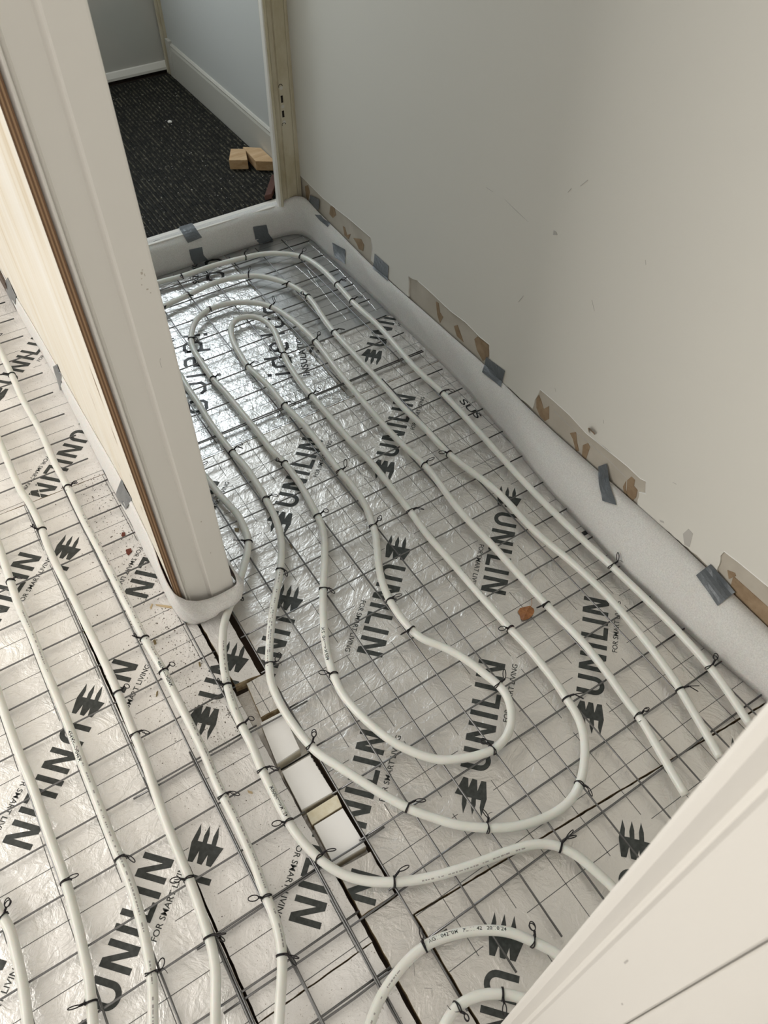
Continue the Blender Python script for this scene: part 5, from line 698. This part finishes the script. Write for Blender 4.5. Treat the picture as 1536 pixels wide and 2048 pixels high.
# ---------------------------------------------------------------- hall things
MZ = .0885
mt = tag(empty('ribbed_mat', (.45, 2.1, MZ)), 'black ribbed rubber mat covering the hall floor beyond the threshold', 'mat')
box('mat_base', (.02, 1.5575, MZ), (.922, 2.745, MZ + .006), RUBBER, mt)
q = MB(); k = 0
x = .03
while x < .918:
    q.add([(x - .0032, 1.558, MZ + .0058), (x + .0032, 1.558, MZ + .0058), (x + .0018, 1.558, MZ + .0092), (x - .0018, 1.558, MZ + .0092), (x - .0032, 2.74, MZ + .0058), (x + .0032, 2.74, MZ + .0058), (x + .0018, 2.74, MZ + .0092), (x - .0018, 2.74, MZ + .0092)], [(0, 1, 2, 3), (1, 5, 6, 2), (2, 6, 7, 3), (3, 7, 4, 0), (4, 7, 6, 5)])
    x += .0155
o = q.obj('mat_ribs', RIB, mt); o['kind'] = 'stuff'
def crumbs(name, n, fx, m, label, cat, s0, s1, seed):
    r = random.Random(seed); q = MB()
    for _ in range(n):
        x, y, z = fx(r); s = r.uniform(s0, s1); a = r.uniform(0, 6); e = r.uniform(.5, 1.6)
        c, d = math.cos(a), math.sin(a); P = [(s * e, 0, 0), (0, s, 0), (-s * e, 0, 0), (0, -s, 0), (0, 0, s * .7)]
        q.add([(x + u * c - w * d, y + u * d + w * c, z + h) for u, w, h in P], [(0, 1, 4), (1, 2, 4), (2, 3, 4), (3, 0, 4)])
    return tag(q.obj(name, m), label, cat, kind='stuff')
crumbs('plaster_specks', 520, lambda r: (r.uniform(.05, .915), 1.57 + 1.15 * r.random() ** 1.4, MZ + .0088), SPECK, 'pale plaster specks scattered over the black hall mat', 'specks', .0006, .0021, 3)
q = MB(); q.prism([(.735, 2.288), (.748, 2.284), (.752, 2.296), (.745, 2.306), (.736, 2.300)], MZ + .0092, MZ + .0125); tag(q.obj('plaster_flake', SPECK), 'largest white plaster flake lying in the middle of the black mat', 'flake')
def offcut(name, base, h, label, lift_=(0, 0, 0, 0), m=WOOD):
    z = MZ + .0095; v = [(x, y, z + d) for (x, y), d in zip(base, lift_)] + [(x, y, z + h + d) for (x, y), d in zip(base, lift_)]
    bm = bmesh.new(); vs = [bm.verts.new(p) for p in v]
    for f in ((3, 2, 1, 0), (4, 5, 6, 7), (0, 1, 5, 4), (1, 2, 6, 5), (2, 3, 7, 6), (3, 0, 4, 7)): bm.faces.new([vs[i] for i in f])
    bmesh.ops.bevel(bm, geom=bm.edges[:], offset=.0015, segments=1, affect='EDGES'); bmesh.ops.recalc_face_normals(bm, faces=bm.faces[:])
    me = bpy.data.meshes.new(name); bm.to_mesh(me); bm.free(); return tag(link(name, me, m), label, 'wood block')
offcut('wood_offcut', [(.783, 1.822), (.841, 1.788), (.872, 1.868), (.826, 1.897)], .036, 'pine offcut lying flat on the hall mat, left of two')
offcut('wood_offcut', [(.862, 1.764), (.922, 1.724), (.922, 1.842), (.868, 1.884)], .036, 'pine offcut against the hall skirting, right of two', (.0, .0, .002, .002))
offcut('hardwood_strip', [(.792, 1.560), (.818, 1.558), (.905, 1.668), (.880, 1.678)], .018, 'dark red hardwood strip lying behind the doorway jamb', m=REDW)

# ---------------------------------------------------------------- small litter
lf = tag(empty('dry_leaf', (.564, -.18, FZ)), 'small dry brown leaf on the foil between two pipes', 'leaf')
P = D['LEAF']; cx = sum(p[0] for p in P) / len(P); cy = sum(p[1] for p in P) / len(P)
v = [(cx, cy, -.0035)] + [(x, y, -.0085 + .006 * ((i * 37) % 5) / 5) for i, (x, y) in enumerate(P)]
q = MB(); q.add(v, [(0, 1 + i, 1 + (i + 1) % len(P)) for i in range(len(P))]); q.add([(a, b, c - .0006) for a, b, c in v], [(0, 1 + (i + 1) % len(P), 1 + i) for i in range(len(P))]); q.obj('blade', LEAFM, lf)
q = MB(); q.tube([(x, y, z) for (x, y), z in zip(D['LEAFSTEM'], (-.005, 0, .003))], .0006, 5); q.obj('stem', LEAFM, lf)
bl = [('crumb', RUST, 'red-brown crumb near the left foam, upper of two', 'crumb'), ('crumb', RUST, 'red-brown crumb near the left foam, lower of two', 'crumb'), ('splinter', STRAW, 'short pale splinter left of the post foot', 'splinter'), ('splinter', STRAW, 'long pale splinter left of the post foot', 'splinter'),
      ('glue_blob', GLUE, 'brown blob beside the first pipe left of the post', 'blob'), ('glue_blob', GLUE, 'small brown blob below the post foot', 'blob'), ('splinter', STRAW, 'brown chip beside the slot near a pipe tie', 'splinter'), ('splinter', GLUE, 'thin dark chip left of the metre print', 'splinter'), ('glue_blob', GLUE, 'ochre blob right of the post under the pipe, upper', 'blob'), ('glue_blob', GLUE, 'ochre stain blob between pipes right of the post', 'blob')]
for p, (nm, m, lab, cat) in zip(D['BITS'], bl):
    q = MB(); q.prism(p, FZ, FZ + .0025); tag(q.obj(nm, m), lab, cat)
def near_post(r):
    y = r.uniform(-.1, .75); return (-.105 - abs(r.gauss(0, .055)), y, FZ + .0002)
crumbs('crumb_scatter', 800, near_post, CRUMB, 'dark crumbs and dust strewn beside the left foam and slot', 'crumbs', .0005, .0016, 11)
def near_slot(r): return (r.uniform(-.28, -.08), r.uniform(-.40, .15), FZ + .0002)
crumbs('crumb_scatter', 160, near_slot, CRUMB, 'sparse dark crumbs on the board left of the white foam blocks', 'crumbs', .0004, .0013, 12)

# ---------------------------------------------------------------- print on the pipes
pipe_text('q1', '466M<--->034M', (-.157, .127), .068, .15)
pipe_text('q3', '454M<--->046M', (-.357, .075), .072, -.15)
pipe_text('loop', '485M<--->015M', (.118, -.065), .082, .3, True)
pipe_text('outer', '451M<--->009M', (-.108, -.300), .066, -.2, True)
pipe_text('arc', 'AG11044270M   PL 11 42  20/10/24', (.075, -.665), .115, -.25, False, .005) if False else pipe_text('arc', 'AG1104270M   PL 11 42   20/10/24', (-.005, -.628), .135, .25, True, .0062)
for k, a, b_, ph in (('q1', (-.176, .39), (-.157, .14), .4), ('q1', (-.19, .60), (-.18, .42), .5), ('q1', (-.13, -.03), (-.06, -.55), .5), ('q3', (-.35, .06), (-.33, -.55), .2), ('q3', (-.5, .4), (-.44, .22), .4), ('loop', (.13, .20), (.10, -.02), -.2), ('loop', (.05, .15), (.0, .0), .3), ('loop', (.45, -.10), (.30, -.02), .5), ('outer', (-.05, .1), (-.06, -.06), .4), ('outer', (.06, -.47), (.25, -.50), -.6), ('arc', (-.05, -.68), (-.12, -.76), .2)):
    pipe_dashes(k, a, b_, ph)
